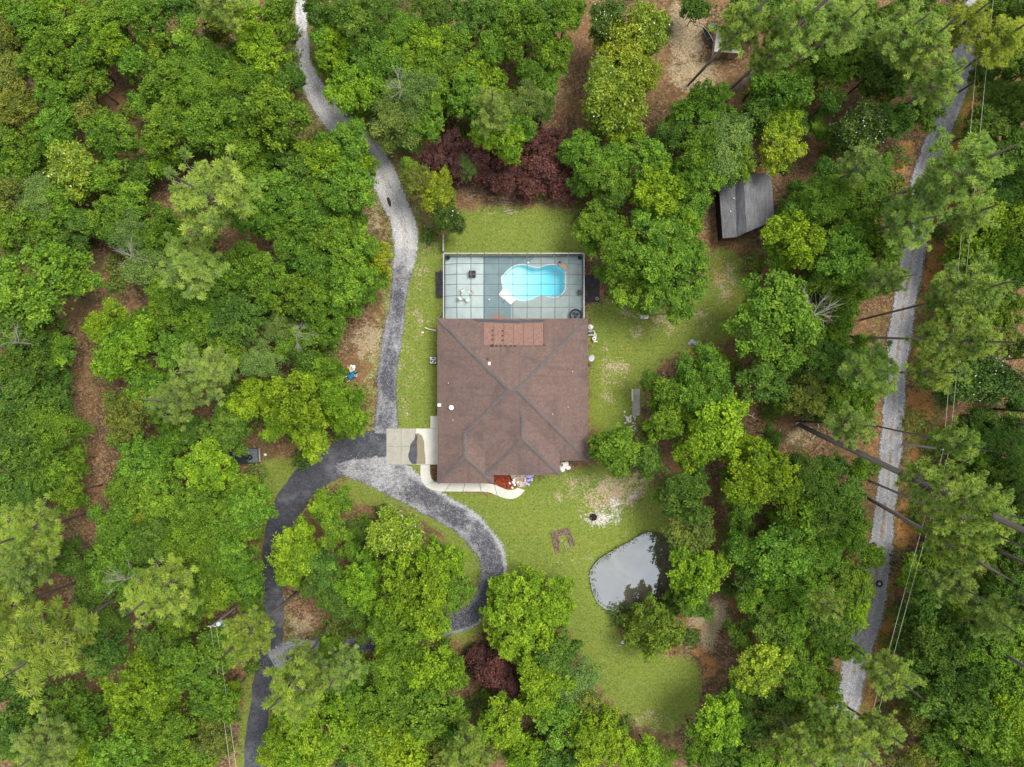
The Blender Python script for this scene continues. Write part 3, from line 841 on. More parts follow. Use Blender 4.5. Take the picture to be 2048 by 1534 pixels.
def build_pool():
    pl, pr = P(889, 513, DZ), P(1165, 641, DZ)
    L_, R_, T_, B_ = pl.x, pr.x, pl.y, pr.y
    dk = empty('pool_deck', ((L_ + R_) / 2, (T_ + B_) / 2, 0)); tag(dk, 'pale blue-grey painted deck around the pool', kind='structure')
    ox, oy = dk.location.x, dk.location.y
    xa = P(966.5, 0, DZ).x
    iT = 8; iB = len(POOL) - 1                     # contour points that split the deck
    B0, C0 = P(1069, 513, DZ), P(1021, 641, DZ)
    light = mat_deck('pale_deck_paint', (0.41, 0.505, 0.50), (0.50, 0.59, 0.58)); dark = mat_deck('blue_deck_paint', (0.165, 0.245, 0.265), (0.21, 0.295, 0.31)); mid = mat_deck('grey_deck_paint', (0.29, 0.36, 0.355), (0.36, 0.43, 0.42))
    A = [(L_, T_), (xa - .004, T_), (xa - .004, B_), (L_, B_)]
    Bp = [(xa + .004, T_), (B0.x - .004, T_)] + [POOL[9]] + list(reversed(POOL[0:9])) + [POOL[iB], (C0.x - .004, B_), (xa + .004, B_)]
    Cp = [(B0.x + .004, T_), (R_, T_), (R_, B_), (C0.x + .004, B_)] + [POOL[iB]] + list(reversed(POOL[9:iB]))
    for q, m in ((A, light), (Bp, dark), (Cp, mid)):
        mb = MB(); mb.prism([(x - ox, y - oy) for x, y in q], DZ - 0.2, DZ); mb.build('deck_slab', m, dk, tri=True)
    po = empty('swimming_pool', (sum(p[0] for p in POOL) / len(POOL), sum(p[1] for p in POOL) / len(POOL), 0)); tag(po, 'freeform turquoise swimming pool inside the screen enclosure', 'pool')
    ox, oy = po.location.x, po.location.y
    loc = [(x - ox, y - oy) for x, y in POOL]
    sm = [(p[0], p[1]) for p in smooth_path([(x, y, 0) for x, y in loc[1:-1]], 0.3)]
    sm = [loc[-1], loc[0]] + sm
    x0 = min(p[0] for p in sm); x1 = max(p[0] for p in sm)
    # basin: wall and sloping floor
    t = NT('pool_plaster'); c = t.mix(t.noise(0.8, 3), (0.76, 0.90, 0.91), (0.84, 0.95, 0.95)); pm = t.end(t.pbr(c, 0.6, 0.2))
    mb = MB(); n = len(sm)
    def depth(x): 
        s_ = (x - x0) / (x1 - x0); return -0.75 - 1.25 * max(0, min(1, (s_ - 0.15) / 0.6)) ** 1.2
    rings = [[(p[0], p[1], DZ - 0.01) for p in sm]]
    for k_, sc in ((0.93, 0.97), (1.0, 0.88)):
        rings.append([(p[0] * sc, p[1] * sc, depth(p[0]) * k_) for p in sm])
    for sc in (0.66, 0.44, 0.22):
        rings.append([(p[0] * sc, p[1] * sc, depth(p[0] * sc)) for p in sm])
    vs_ = [v for r in rings for v in r] + [(0, 0, depth(0))]
    fs = []
    for k in range(len(rings) - 1):
        for i in range(n): fs.append((k * n + i, k * n + (i + 1) % n, (k + 1) * n + (i + 1) % n, (k + 1) * n + i))
    k = len(rings) - 1
    for i in range(n): fs.append((k * n + i, k * n + (i + 1) % n, len(vs_) - 1))
    mb.add(vs_, fs); o = mb.build('basin', pm, po, smooth=False)
    bm = bmesh.new(); bm.from_mesh(o.data); bmesh.ops.recalc_face_normals(bm, faces=bm.faces)
    bm.to_mesh(o.data); bm.free()
    # water body with absorbing volume
    t = NT('pool_water')
    fr = t.n('Fresnel'); fr.inputs['IOR'].default_value = 1.33
    tp = t.n('BsdfTransparent'); gl = t.n('BsdfGlossy'); gl.inputs['Roughness'].default_value = 0.02
    t.t.links.new(t.bump(t.noise(1.2, 2), 0.08, 0.03), gl.inputs['Normal'])
    ms = t.n('MixShader'); t.t.links.new(fr.outputs[0], ms.inputs[0]); t.t.links.new(tp.outputs[0], ms.inputs[1]); t.t.links.new(gl.outputs[0], ms.inputs[2])
    va = t.n('VolumeAbsorption'); t.set(va.inputs['Color'], (0.0, 0.86, 1.0)); va.inputs['Density'].default_value = 0.33
    wm = t.end(ms.outputs[0], va.outputs[0])
    mb = MB(); mb.prism([(p[0] * 1.002, p[1] * 1.002) for p in sm], -2.6, -0.03); mb.build('water', wm, po, tri=True)
    # coping stones along the rim
    cm = plain('coping', (0.74, 0.74, 0.70), 0.7)
    mb = MB()
    ring_o = [(p[0] * 1.028, p[1] * 1.035) for p in sm]
    for i in range(n):
        a, b, c_, d = sm[i], sm[(i + 1) % n], ring_o[(i + 1) % n], ring_o[i]
        mb.prism([a, b, c_, d], DZ - 0.05, DZ + 0.025)
    mb.build('coping', cm, po)
    # white entry steps in the corner
    stm = plain('step_plaster', (0.86, 0.86, 0.84), 0.7)
    c0, c1, c2, c3 = Vector((*loc[0], 0)), Vector((*loc[-1], 0)), Vector((*loc[-2], 0)), Vector((*loc[1], 0))
    for k, (f0, f1, zz) in enumerate(((0.02, 0.42, DZ - 0.08), (0.42, 0.75, -0.16), (0.75, 1.1, -0.42))):
        q = [c0.lerp(c3, f0), c1.lerp(c2, f0), c1.lerp(c2, f1), c0.lerp(c3, f1)]
        mb = MB(); mb.prism([(v.x, v.y) for v in q], -1.2, zz); mb.build('step', stm, po)
    def rail(pa, pb, name='handrail'):
        a = P(*pa, DZ) - Vector((ox, oy, 0)); b = P(*pb, DZ) - Vector((ox, oy, 0))
        mb = MB(); mid_ = (a + b) / 2
        mb.tube([a, a + Vector((0, 0, .7)), a.lerp(b, .2) + Vector((0, 0, .86)), mid_ + Vector((0, 0, .8)), b + Vector((0, 0, .3)), b + Vector((0, 0, -.4))], 0.03, 8)
        mb.build(name, M_METAL, po, smooth=True)
    rail((1012, 598), (1008, 604)); rail((1123, 592.5), (1118, 588.5), 'ladder_rail'); rail((1127, 589), (1122.5, 585), 'ladder_rail')
    # screen enclosure
    en = empty('screen_enclosure', ((L_ + R_) / 2, (T_ + B_) / 2, DZ)); tag(en, 'dark aluminium pool cage with screen panels', 'pool cage')
    ox, oy = en.location.x, en.location.y
    ZW, ZR = 2.62, 3.35
    def at(px, py, z): 
        p = P(px, py, z); return Vector((p.x - ox, p.y - oy, z - DZ))
    gx = [zp(q, 0)[0] for q in (305, 465, 620, 782, 942, 1103, 1262, 1420, 1580)]
    gy_ = [zp(0, q)[1] for q in (268, 388, 502, 632, 765)]
    xl, xr, yt, yb = 887, 1168, 506.5, 637
    XS = [P(xl, 0, ZW).x - ox] + [P(x, 0, ZR).x - ox for x in gx] + [P(xr, 0, ZW).x - ox]
    YS = [P(0, yt, ZW).y - oy] + [P(0, y, ZR).y - oy for y in gy_] + [P(0, yb, ZW).y - oy + 0.03]
    def zz(i, j):
        side = i in (0, len(XS) - 1)
        if side or j == 0: return ZW - DZ
        if j == len(YS) - 1: return ZW + 0.32 - DZ
        return ZR - DZ
    G = [[Vector((XS[i], YS[j], zz(i, j))) for j in range(len(YS))] for i in range(len(XS))]
    # the corner columns run straight down the outer bays
    bmat = plain('cage_aluminium', (0.075, 0.085, 0.092), 0.4, 0.4, 0.15); bedge = plain('cage_edge_aluminium', (0.40, 0.42, 0.43), 0.4, 0.4, 0.1)
    t = NT('insect_screen')
    tp = t.n('BsdfTransparent'); df = t.n('BsdfDiffuse'); t.set(df.inputs['Color'], (0.10, 0.12, 0.13)); ms = t.n('MixShader'); ms.inputs[0].default_value = 0.06
    t.t.links.new(tp.outputs[0], ms.inputs[1]); t.t.links.new(df.outputs[0], ms.inputs[2]); sm_ = t.end(ms.outputs[0])
    t = NT('darkened_screen')  # same mesh made denser, painting in how dark it looks at a slant
    tp = t.n('BsdfTransparent'); df = t.n('BsdfDiffuse'); t.set(df.inputs['Color'], (0.12, 0.15, 0.165)); ms = t.n('MixShader'); ms.inputs[0].default_value = 0.26
    t.t.links.new(tp.outputs[0], ms.inputs[1]); t.t.links.new(df.outputs[0], ms.inputs[2]); sm2 = t.end(ms.outputs[0])
    nx, ny = len(XS), len(YS)
    for i in range(nx):
        outer = i in (0, nx - 1)
        for j in range(ny - 1):
            m = MB(); m.bar(G[i][j], G[i][j + 1], 0.10 if outer else 0.075, 0.12 if outer else 0.16); m.build('rafter', bedge if outer else bmat, en)
    for j in range(ny - 1):
        for i in range(nx - 1):
            m = MB(); m.bar(G[i][j] + Vector((0, 0, 0.01)), G[i + 1][j] + Vector((0, 0, 0.01)), 0.10 if j == 0 else 0.06, 0.10); m.build('purlin', bedge if j == 0 else bmat, en)
    for i in range(nx - 1):
        for j in range(ny - 1):
            m = MB(); m.add([q + Vector((0, 0, 0.03)) for q in (G[i][j], G[i][j + 1], G[i + 1][j + 1], G[i + 1][j])], [(0, 1, 2, 3)])
            m.build('screen_panel', sm2 if (i in (0, nx - 2) and j > 0 and i == 0) or (i == nx - 2 and j == 4) else sm_, en)
    yw = YS[0]
    for i in range(nx):
        m = MB(); m.box((XS[i], yw, (ZW - DZ) / 2), (0.07, 0.07, ZW - DZ)); m.build('post', bedge, en)
    for j in range(1, ny):
        for i in (0, nx - 1):
            m = MB(); m.box((XS[i], YS[j], (ZW - DZ) / 2), (0.07, 0.07, ZW - DZ)); m.build('post', bmat, en)
    kick = plain('kick_plate', (0.15, 0.155, 0.165), 0.6)
    for i in range(nx - 1):
        m = MB(); m.box(((XS[i] + XS[i + 1]) / 2, yw, 0.22), (XS[i + 1] - XS[i] - 0.07, 0.03, 0.44)); m.build('kick_plate', kick, en)
        m = MB(); m.box(((XS[i] + XS[i + 1]) / 2, yw, 1.1), (XS[i + 1] - XS[i] - 0.07, 0.05, 0.05)); m.build('rail', bmat, en)
        m = MB(); a, b = XS[i] + .036, XS[i + 1] - .036; m.add([(a, yw, .44), (b, yw, .44), (b, yw, ZW - DZ - .06), (a, yw, ZW - DZ - .06)], [(0, 1, 2, 3)]); m.build('screen_panel', sm2, en)
    for j in range(ny - 1):
        for i in (0, nx - 1):
            x = XS[i]
            m = MB(); m.box((x, (YS[j] + YS[j + 1]) / 2, 0.22), (0.03, abs(YS[j] - YS[j + 1]) - 0.07, 0.44)); m.build('kick_plate', kick, en)
            m = MB(); a, b = YS[j] - .036, YS[j + 1] + .036; m.add([(x, a, .44), (x, b, .44), (x, b, ZW - DZ - .06), (x, a, ZW - DZ - .06)], [(0, 1, 2, 3)]); m.build('screen_panel', sm2, en)
build_pool()
# ------------------------------------------------------------------ paving by the house
def build_paving():
    ap = empty('driveway_apron', P(822, 893)); tag(ap, 'stained square concrete apron before the garage', kind='structure')
    o = ap.location
    def sl(pts, mat, z1=0.07, nm='slab'):
        mb = MB(); mb.prism([(P(x, y, z1).x - o.x, P(x, y, z1).y - o.y) for x, y in pts], -0.12, z1); return mb.build(nm, mat, ap, tri=True)
    sl([(773, 857), (802, 857), (802, 892.6), (773, 892.6)], M_CONC_OLD); sl([(802.4, 857), (831.6, 857), (831.6, 892.6), (802.4, 892.6)], M_CONC_OLD)
    sl([(773, 893), (802, 893), (802, 929), (773, 929)], M_CONC_OLD); sl([(802.4, 893), (831.6, 893), (831.6, 929), (802.4, 929)], M_CONC_OLD)
    sl([(832, 857), (885, 857), (885, 929), (832, 929)], M_CONC); sl([(861, 832), (885, 832), (885, 856.6), (860.6, 856.6)], M_CONC)
    # old oil and mud stains on the slab
    t = NT('mud_stain'); t_ = t.noise(1.2, 5, 0.7); ms = t.n('MixShader'); tp = t.n('BsdfTransparent')
    uvn = t.n('SeparateXYZ'); t.t.links.new(t.coord('UV'), uvn.inputs[0])
    p = t.pbr(t.mix(t.noise(1.5, 4), (0.20, 0.17, 0.115), (0.34, 0.285, 0.19)), 0.9, 0.1)
    t.set(ms.inputs[0], t.math('MULTIPLY', t.step(t.math('ADD', t_, 0.22), 0.35, 0.62), 0.85)); t.t.links.new(tp.outputs[0], ms.inputs[1]); t.t.links.new(p, ms.inputs[2]); mud = t.end(ms.outputs[0])
    oil = plain('oil_stain', (0.072, 0.076, 0.088), 0.8, 0.2, 0.35, 1.5)
    def flat(pts, z, mat, nm):
        mb = MB(); pp = [P(x, y, z) - o for x, y in pts]; mb.add([(v.x, v.y, z) for v in pp], [tuple(range(len(pp) - 1, -1, -1))]); ob = mb.build(nm, mat, ap, tri=True)
        return ob
    flat([(829, 868), (836, 866), (844, 871), (848, 882), (849, 900), (851, 915), (851, 928), (828, 928), (830, 900), (833, 885)], 0.074, mud, 'mud_stain')
    flat([(831, 869), (835, 870), (834, 885), (835, 905), (833, 928), (824, 928), (819, 921), (817, 915), (816.5, 909), (819, 902), (820, 893), (821, 889), (825, 883), (829, 878)], 0.078, oil, 'oil_stain')
    # front walk: five cast panels with joints
    wk = empty('front_walk', P(950, 975)); tag(wk, 'cream concrete walk curving along the house front', kind='structure')
    o2 = wk.location
    inner = smooth_path([(860, 929.5, 0), (860, 944, 0), (863, 957, 0), (871, 965, 0), (884, 966, 0), (910, 966, 0), (945, 966, 0), (982, 968, 0), (1000, 974, 0), (1012, 979, 0), (1022, 980, 0), (1031, 978, 0), (1036, 975, 0)], 2.0)
    outer = smooth_path([(841, 929.5, 0), (841, 950, 0), (846, 966, 0), (858, 977, 0), (876, 982, 0), (905, 983, 0), (945, 983, 0), (975, 984, 0), (994, 991, 0), (1008, 996, 0), (1022, 998, 0), (1038, 993, 0), (1050, 980, 0)], 2.0)
    def samp(a, t): 
        f = t * (len(a) - 1); i = min(int(f), len(a) - 2); return a[i] + (a[i + 1] - a[i]) * (f - i)
    cuts = [0, .17, .34, .48, .62, .76, 1.0]
    for a, b in zip(cuts[:-1], cuts[1:]):
        n = 10; q = []
        for k in range(n + 1): q.append(samp(inner, a + 0.002 + (b - a - 0.004) * k / n))
        for k in range(n, -1, -1): q.append(samp(outer, a + 0.002 + (b - a - 0.004) * k / n))
        mb = MB(); mb.prism([(P(v[0], v[1], .06).x - o2.x, P(v[0], v[1], .06).y - o2.y) for v in q], -0.1, 0.06); mb.build('slab', M_CONC, wk, tri=True)
build_paving()

# ------------------------------------------------------------------ flower beds by the front door
def bed(name, pts, mat, label, z=0.05):
    c = P(sum(p[0] for p in pts) / len(pts), sum(p[1] for p in pts) / len(pts))
    mb = MB(); mb.prism([(P(x, y, z).x - c.x, P(x, y, z).y - c.y) for x, y in pts], -0.1, z); o = mb.build(name, mat, None, tri=True, loc=c); return tag(o, label, 'flower bed')
def speck(name, cols, scale):
    t = NT(name); g = t.n('SeparateColor'); t.t.links.new(t.vor(scale), g.inputs[0])
    return t.end(t.pbr(t.ramp(g.outputs[0], [(i / max(1, len(cols) - 1), c) for i, c in enumerate(cols)]), 0.9, 0.1, t.bump(g.outputs[1], .6, .05)))
M_MULCH = speck('red_mulch', [(0.09, 0.016, 0.01), (0.22, 0.04, 0.02), (0.33, 0.075, 0.035)], 8)
M_MULCH_DK = speck('dark_mulch', [(0.04, 0.025, 0.015), (0.12, 0.06, 0.035), (0.20, 0.12, 0.06)], 7)
M_SOIL = speck('garden_soil', [(0.075, 0.048, 0.033), (0.14, 0.095, 0.07), (0.22, 0.16, 0.12)], 6)
bed('mulch_bed', [(985, 940), (1018, 942), (1022, 955), (1030, 966), (1034, 973), (1026, 977.5), (1012, 977), (1000, 972), (985, 966)], M_MULCH, 'bright red mulch bed inside the bend of the front walk')
bed('mulch_bed', [(860.8, 931), (875, 931), (875, 962), (868, 961), (863, 954)], M_MULCH_DK, 'narrow dark mulch bed between front walk and house corner')
bed('pebble_bed', [(1031, 942), (1053, 942), (1053, 970), (1049, 974), (1037, 974.5), (1032, 966), (1020, 957), (1016, 945)], speck('mixed_pebble', [(0.20, 0.14, 0.11), (0.40, 0.31, 0.25), (0.60, 0.52, 0.44), (0.45, 0.28, 0.25)], 6), 'mixed pebble bed beside the front door')
bed('slate_bed', [(1053.5, 942), (1065, 944), (1064, 955), (1059, 965), (1052, 971), (1053, 960)], plain('slate_bed', (0.09, 0.09, 0.15), 0.8, 0.2, 0.3, 4), 'dark blue-grey bed holding lilac flower clumps')
def stones(px, py, n, spread, name, mat, label, cat, size=(0.12, 0.3), seed=1):
    rr = random.Random(seed); c = P(px, py)
    mb = MB()
    for _ in range(n):
        x, y = rr.gauss(0, spread[0]), rr.gauss(0, spread[1]); s_ = rr.uniform(*size)
        b = len(mb.v); m = MB(); m.lathe([(s_ * .5, 0), (s_ * .95, s_ * .25), (s_ * .7, s_ * .5), (s_ * .2, s_ * .62)], (0, 0, 0), 6)
        sx, sy, a = rr.uniform(.7, 1.3), rr.uniform(.7, 1.3), rr.uniform(0, 6)
        mb.add([(x + (v[0] * sx * math.cos(a) - v[1] * sy * math.sin(a)), y + (v[0] * sx * math.sin(a) + v[1] * sy * math.cos(a)), v[2]) for v in m.v], m.f)
    o = mb.build(name, mat, None, loc=c); return tag(o, label, cat, kind='stuff' if n > 20 else None)
M_STONE = plain('pale_stone', (0.55, 0.53, 0.48), 0.9, 0.1, 0.3, 2)
stones(1027, 965, 7, (0.3, 0.3), 'white_flower_clump', M_WHITE, 'white blossom clump at the tip of the red mulch bed', 'flowers', (.12, .22), 3).location.z = 0.05
for k, (x, y, ln) in enumerate(((1055, 952, 'lilac flower clump nearest the front wall'), (1061, 950, 'lilac flower clump at the outer rim of the slate bed'), (1060, 958, 'pale lilac flower clump in the middle of slate bed'), (1053.5, 967, 'lilac flower clump beside the end of the walk'))):
    o = stones(x, y, 9, (0.13, 0.13), 'flower_clump', plain('lilac_petals', (0.42, 0.38, 0.72), 0.8, 0.1, 0.2), ln, 'flowers', (.10, .2), 20 + k); o.location.z = 0.06
stones(1130, 935, 10, (0.28, 0.22), 'white_rock_pile', plain('white_rock', (0.8, 0.8, 0.78), 0.8), 'bright white rocks at the house corner', 'rocks', (.15, .33), 5)
stones(1124, 932, 26, (0.5, 0.4), 'rock_pile', M_STONE, 'small grey rubble beside the white rocks', 'rocks', (.06, .16), 6)
stones(1261, 846, 40, (0.45, 0.8), 'rubble_heap', M_STONE, 'pale rubble heap below the old concrete slab', 'rocks', (.06, .2), 8)
stones(1188, 1034, 30, (0.75, 0.7), 'ash_ring', plain('ash', (0.44, 0.42, 0.38), 0.95, 0.05, 0.25, 3), 'white ash and stones around the fire pit', 'rocks', (.06, .18), 9)
# fire pit
def fire_pit():
    f = empty('fire_pit', P(1186.5, 1034)); tag(f, 'round black fire pit in the ashy patch of lawn', 'fire pit')
    mb = MB(); mb.lathe([(0.34, 0.0), (0.46, 0.26), (0.42, 0.26), (0.30, 0.06)], n=20); mb.build('bowl', plain('soot_iron', (0.02, 0.017, 0.015), 0.9), f)
    for k in range(3):
        a = k * 1.3; mb = MB(); mb.tube([(-0.28 * math.cos(a), -0.28 * math.sin(a), .12 + .05 * k), (0.28 * math.cos(a), 0.28 * math.sin(a), .14 + .05 * k)], .05, 7); mb.build('charred_log', plain('charcoal', (0.035, 0.025, 0.02), 0.9), f)
fire_pit()
# vegetable bed: U of bare soil with edging
def garden():
    g = empty('garden_bed', P(1126, 1083)); tag(g, 'square of dug brown soil on the front lawn', 'garden bed'); o = g.location
    def pr(pts, z, mat, nm):
        mb = MB(); mb.prism([(P(x, y).x - o.x, P(x, y).y - o.y) for x, y in pts], -0.1, z); mb.build(nm, mat, g, tri=True)
    pr([(1101, 1066), (1138, 1057), (1141, 1066), (1131, 1069), (1118, 1072), (1104, 1076)], 0.05, M_SOIL, 'soil')
    pr([(1104, 1076.3), (1117, 1073), (1120, 1085), (1118, 1098), (1121, 1104), (1111, 1108), (1107, 1092)], 0.055, M_SOIL, 'soil')
    pr([(1131, 1069.4), (1141, 1066.5), (1147, 1080), (1151, 1091), (1140, 1094), (1136, 1080)], 0.045, M_SOIL, 'soil')
    for a, b in (((1100, 1066), (1137, 1056)), ((1137, 1056), (1150, 1090))):
        mb = MB(); mb.bar(P(*a) - o + Vector((0, 0, .05)), P(*b) - o + Vector((0, 0, .05)), .1, .14); mb.build('edging_board', plain('weathered_wood', (0.16, 0.12, 0.09), .9, .1, .3), g)
    mb = MB(); mb.tube([P(1127, 1084) - o + Vector((0, 0, .1)), P(1134, 1103) - o + Vector((0, 0, .1))], .04, 6); mb.build('stake', M_DEAD, g)
garden()
# old concrete slab east of the house
def old_slab():
    s_ = empty('old_slab', P(1271, 806)); tag(s_, 'cracked weathered concrete strip on the east lawn', 'slab'); o = s_.location
    for y0, y1 in ((778, 793), (793.5, 812), (812.5, 832)):
        mb = MB(); mb.prism([(P(x, y).x - o.x, P(x, y).y - o.y) for x, y in ((1264.5, y0), (1280, y0 - 1), (1280, y1 - 1), (1264.5, y1))], -0.1, 0.07); mb.build('slab_section', mat_concrete('weathered_slab', (0.26, 0.23, 0.18), (0.38, 0.35, 0.28), (0.12, 0.10, 0.085), 0.7), s_)
    mb = MB(); mb.bar(P(1264.5, 778) - o + Vector((0, 0, .12)), P(1264.5, 802) - o + Vector((0, 0, .12)), .22, .14); mb.build('kerb_stone', plain('pale_kerb', (0.6, 0.56, 0.45), .8), s_)
old_slab()

# ------------------------------------------------------------------ things on the pool deck
def potted(px, py, label, r=0.3):
    t = empty('potted_plant', P(px, py, DZ)); tag(t, label, 'potted plant')
    mb = MB(); mb.lathe([(r * .6, 0), (r * .95, .4), (r * 1.05, .42), (r * 1.05, .47), (r * .85, .47), (r * .8, .4)], n=16); mb.build('pot', M_BLACK, t)
    rr = random.Random(int(px)); mb = MB()
    for k in range(26):
        a = rr.uniform(0, 6.28); e = rr.uniform(.2, 1.2); d = Vector((math.cos(a) * math.cos(e), math.sin(a) * math.cos(e), math.sin(e))); s_ = d.cross(Vector((0, 0, 1))).normalized() * .05
        b = Vector((0, 0, .42)); L = rr.uniform(.28, .48); mb.add([b, b + d * L * .5 + s_, b + d * L, b + d * L * .5 - s_], [(0, 1, 2, 3)])
    mb.build('foliage', plain('dark_leaf', (0.03, 0.055, 0.02), 0.5), t)
potted(896, 516, 'dark potted plant in the pool cage corner by the white fence'); potted(1159, 517, 'dark potted plant in the pool cage corner by the big tree', .24)
def fire_table():
    t = empty('patio_table', P(945, 549, DZ)); tag(t, 'square black patio table with four tucked stools', 'table')
    m = plain('black_wicker', (0.02, 0.016, 0.017), .7, .2, .4, 12)
    for sx in (-1, 1):
        for sy in (-1, 1):
            mb = MB(); mb.box((sx * .22, sy * .22, .36), (.41, .41, .68)); mb.build('stool', m, t, bevel=.05)
    mb = MB(); mb.box((0, 0, .73), (.78, .78, .05)); mb.build('tabletop', plain('black_glass', (0.018, 0.014, 0.016), .2, .5), t, bevel=.015)
fire_table()
def dining():
    c = P(931, 591, DZ)
    t = empty('dining_table', c); tag(t, 'round glass patio table between four white chairs', 'table')
    mb = MB(); mb.lathe([(.50, .70), (.52, .71), (.52, .73), (.48, .735)], n=28); mb.build('glass_top', plain('frosted_glass', (0.42, 0.58, 0.56), .1, .5, .08), t)
    mb = MB(); mb.lathe([(.25, 0), (.25, .03), (.04, .06), (.04, .7)], n=14); mb.build('pedestal', M_WHITE, t)
    M_CUSH = plain('white_cushion', (0.80, 0.76, 0.70), .9, .1, .06)
    def chair(px, py, ang, label, cm=M_CUSH):
        ch = empty('patio_chair', P(px, py, DZ), math.radians(ang)); tag(ch, label, 'chair', 'white chairs around the glass table')
        mb = MB(); mb.box((0, 0, .43), (.48, .46, .09)); mb.build('seat', cm, ch, bevel=.03)
        mb = MB(); mb.box((0, .25, .70), (.46, .07, .5), tilt=('X', -.16)); mb.build('backrest', cm, ch, bevel=.025)
        for sx in (-1, 1):
            for sy in (-1, 1):
                mb = MB(); mb.tube([(sx * .21, sy * .2, 0), (sx * .21, sy * .2, .4)], .02, 6); mb.build('leg', M_WHITE, ch)
            mb = MB(); mb.tube([(sx * .25, -.2, .4), (sx * .25, -.2, .62), (sx * .25, .22, .64)], .022, 6); mb.build('armrest', M_WHITE, ch)
    chair(926.5, 582.5, 25, 'white patio chair at the table side nearest the black stools')
    chair(941.5, 585.5, -50, 'white patio chair with pinkish back at the table\'s right', plain('pink_white', (0.80, 0.66, 0.60), .9, .1, .15, 6))
    chair(922.5, 597, 118, 'white patio chair at the table side nearest the left screen')
    chair(935.5, 600, 205, 'white patio chair at the table side nearest the house')
dining()
def lounger():
    t = empty('chaise_lounge', P(1125.5, 533, DZ), math.radians(-38)); tag(t, 'tan cushioned chaise lounge at the pool edge', 'lounger')
    tan = plain('tan_cushion', (0.42, 0.33, 0.235), .9, .1, .15, 5)
    mb = MB(); mb.box((.15, 0, .3), (.98, .62, .1)); mb.build('cushion', tan, t, bevel=.03)
    mb = MB(); mb.box((-.48, 0, .42), (.42, .62, .1), tilt=('Y', .55)); mb.build('backrest', tan, t, bevel=.03)
    mb = MB(); mb.box((-.62, .08, .62), (.34, .3, .14)); mb.build('pillow', M_BLACK, t, bevel=.05)
    for sx in (-.5, .55):
        for sy in (-.27, .27):
            mb = MB(); mb.tube([(sx, sy, 0), (sx, sy, .27)], .025, 6); mb.build('leg', M_DARK, t)
    mb = MB(); mb.bar((-.7, -.29, .25), (.64, -.29, .25), .04); mb.bar((-.7, .29, .25), (.64, .29, .25), .04); mb.build('frame', M_DARK, t)
lounger()
def daybed():
    t = empty('round_daybed', P(1150.5, 631, DZ)); tag(t, 'round black-rimmed wicker daybed beside the roof edge', 'daybed')
    mb = MB()
    mb.tube([(.74 * math.cos(a), .74 * math.sin(a), .62) for a in [k * math.pi / 14 for k in range(29)]], .07, 8, False); mb.build('rim', M_BLACK, t, smooth=True)
    mb = MB(); mb.lathe([(.55, 0), (.7, .3), (.72, .6), (.66, .6), (.62, .38), (.05, .36)], n=28); mb.build('basket', plain('grey_wicker', (0.07, 0.075, 0.085), .7, .2, .4, 14), t)
    mb = MB(); mb.lathe([(.6, .36), (.62, .42), (.56, .47), (.05, .49)], n=24); mb.build('cushion', plain('slate_cushion', (0.16, 0.19, 0.22), .9, .1, .2), t)
    for k, (x, y) in enumerate(((-.2, .2), (.22, .12), (-.05, -.22))):
        mb = MB(); mb.box((x, y, .56), (.36, .28, .14), rz=k * 1.1, tilt=('X', .3)); mb.build('pillow', plain('dark_pillow', (0.035, 0.04, 0.045), .9), t, bevel=.05)
daybed()
def box_thing(name, px, py, size, mat, label, cat, z=0, rz=0, lid=None):
    t = empty(name, P(px, py, z), math.radians(rz)); tag(t, label, cat)
    mb = MB(); mb.box((0, 0, size[2] / 2), size); mb.build('body', mat, t, bevel=min(size) * .12)
    mb = MB(); mb.box((0, 0, size[2] + .02), (size[0] * 1.04, size[1] * 1.04, .04)); mb.build('lid', lid or mat, t, bevel=.012)
    return t
box_thing('storage_box', 1158, 586, (.42, .66, .5), plain('slate_plastic', (0.07, 0.078, 0.09), .6), 'dark grey storage box by the right screen wall', 'box', DZ, 4)
box_thing('skimmer_lid', 1056.5, 525.5, (.24, .24, .04), M_WHITE, 'white skimmer lid behind the top edge of the pool', 'skimmer lid', DZ)
box_thing('pool_float_bucket', 978.5, 599, (.2, .14, .12), M_WHITE, 'small white object on the dark deck slab', 'deck item', DZ)
def rug():
    t = empty('floor_mat', P(996, 633, DZ)); tag(t, 'orange-red patterned mat half under the eave', 'mat')
    for i, (x, y) in enumerate(((-.5, .16), (-.18, .26), (.14, .1), (-.34, -.1), (.0, -.12), (.34, -.06), (.62, -.16), (.3, -.3))):
        mb = MB(); mb.box((x, y, .012), (.27, .2, .02), rz=.12); mb.build('mat_tile', plain('orange_mat', (0.52, 0.17, 0.10), .9, .1, .2, 9), t)
rug()

# ------------------------------------------------------------------ things round the house
def landing(name, pts, mat, label, nb, horiz):
    c = P(sum(p[0] for p in pts) / 4, sum(p[1] for p in pts) / 4); t = empty(name, c); tag(t, label, 'deck')
    a, b, cc, d = [P(x, y, .2) - c for x, y in pts]
    for k in range(nb):
        f0, f1 = (k + .03) / nb, (k + .97) / nb
        q = [a.lerp(b, f0), a.lerp(b, f1), d.lerp(cc, f1), d.lerp(cc, f0)] if horiz else [a.lerp(d, f0), b.lerp(cc, f0), b.lerp(cc, f1), a.lerp(d, f1)]
        mb = MB(); mb.prism([(v.x, v.y) for v in q], .14, .2 + .006 * (k % 3)); mb.build('plank', mat, t)
    mb = MB(); mb.prism([(v.x * .96, v.y * .96) for v in (a, b, cc, d)], -.05, .13); mb.build('frame', M_DARK, t)
dkw = plain('dark_stained_wood', (0.035, 0.033, 0.038), .7, .2, .45, 2.5)
landing('side_step', [(871, 544), (885.5, 543), (886, 595), (872, 595)], plain('black_weathered_wood', (0.05, 0.043, 0.045), .85, .1, .45, 3), 'weathered black plank step at the cage\'s left door', 6, True)
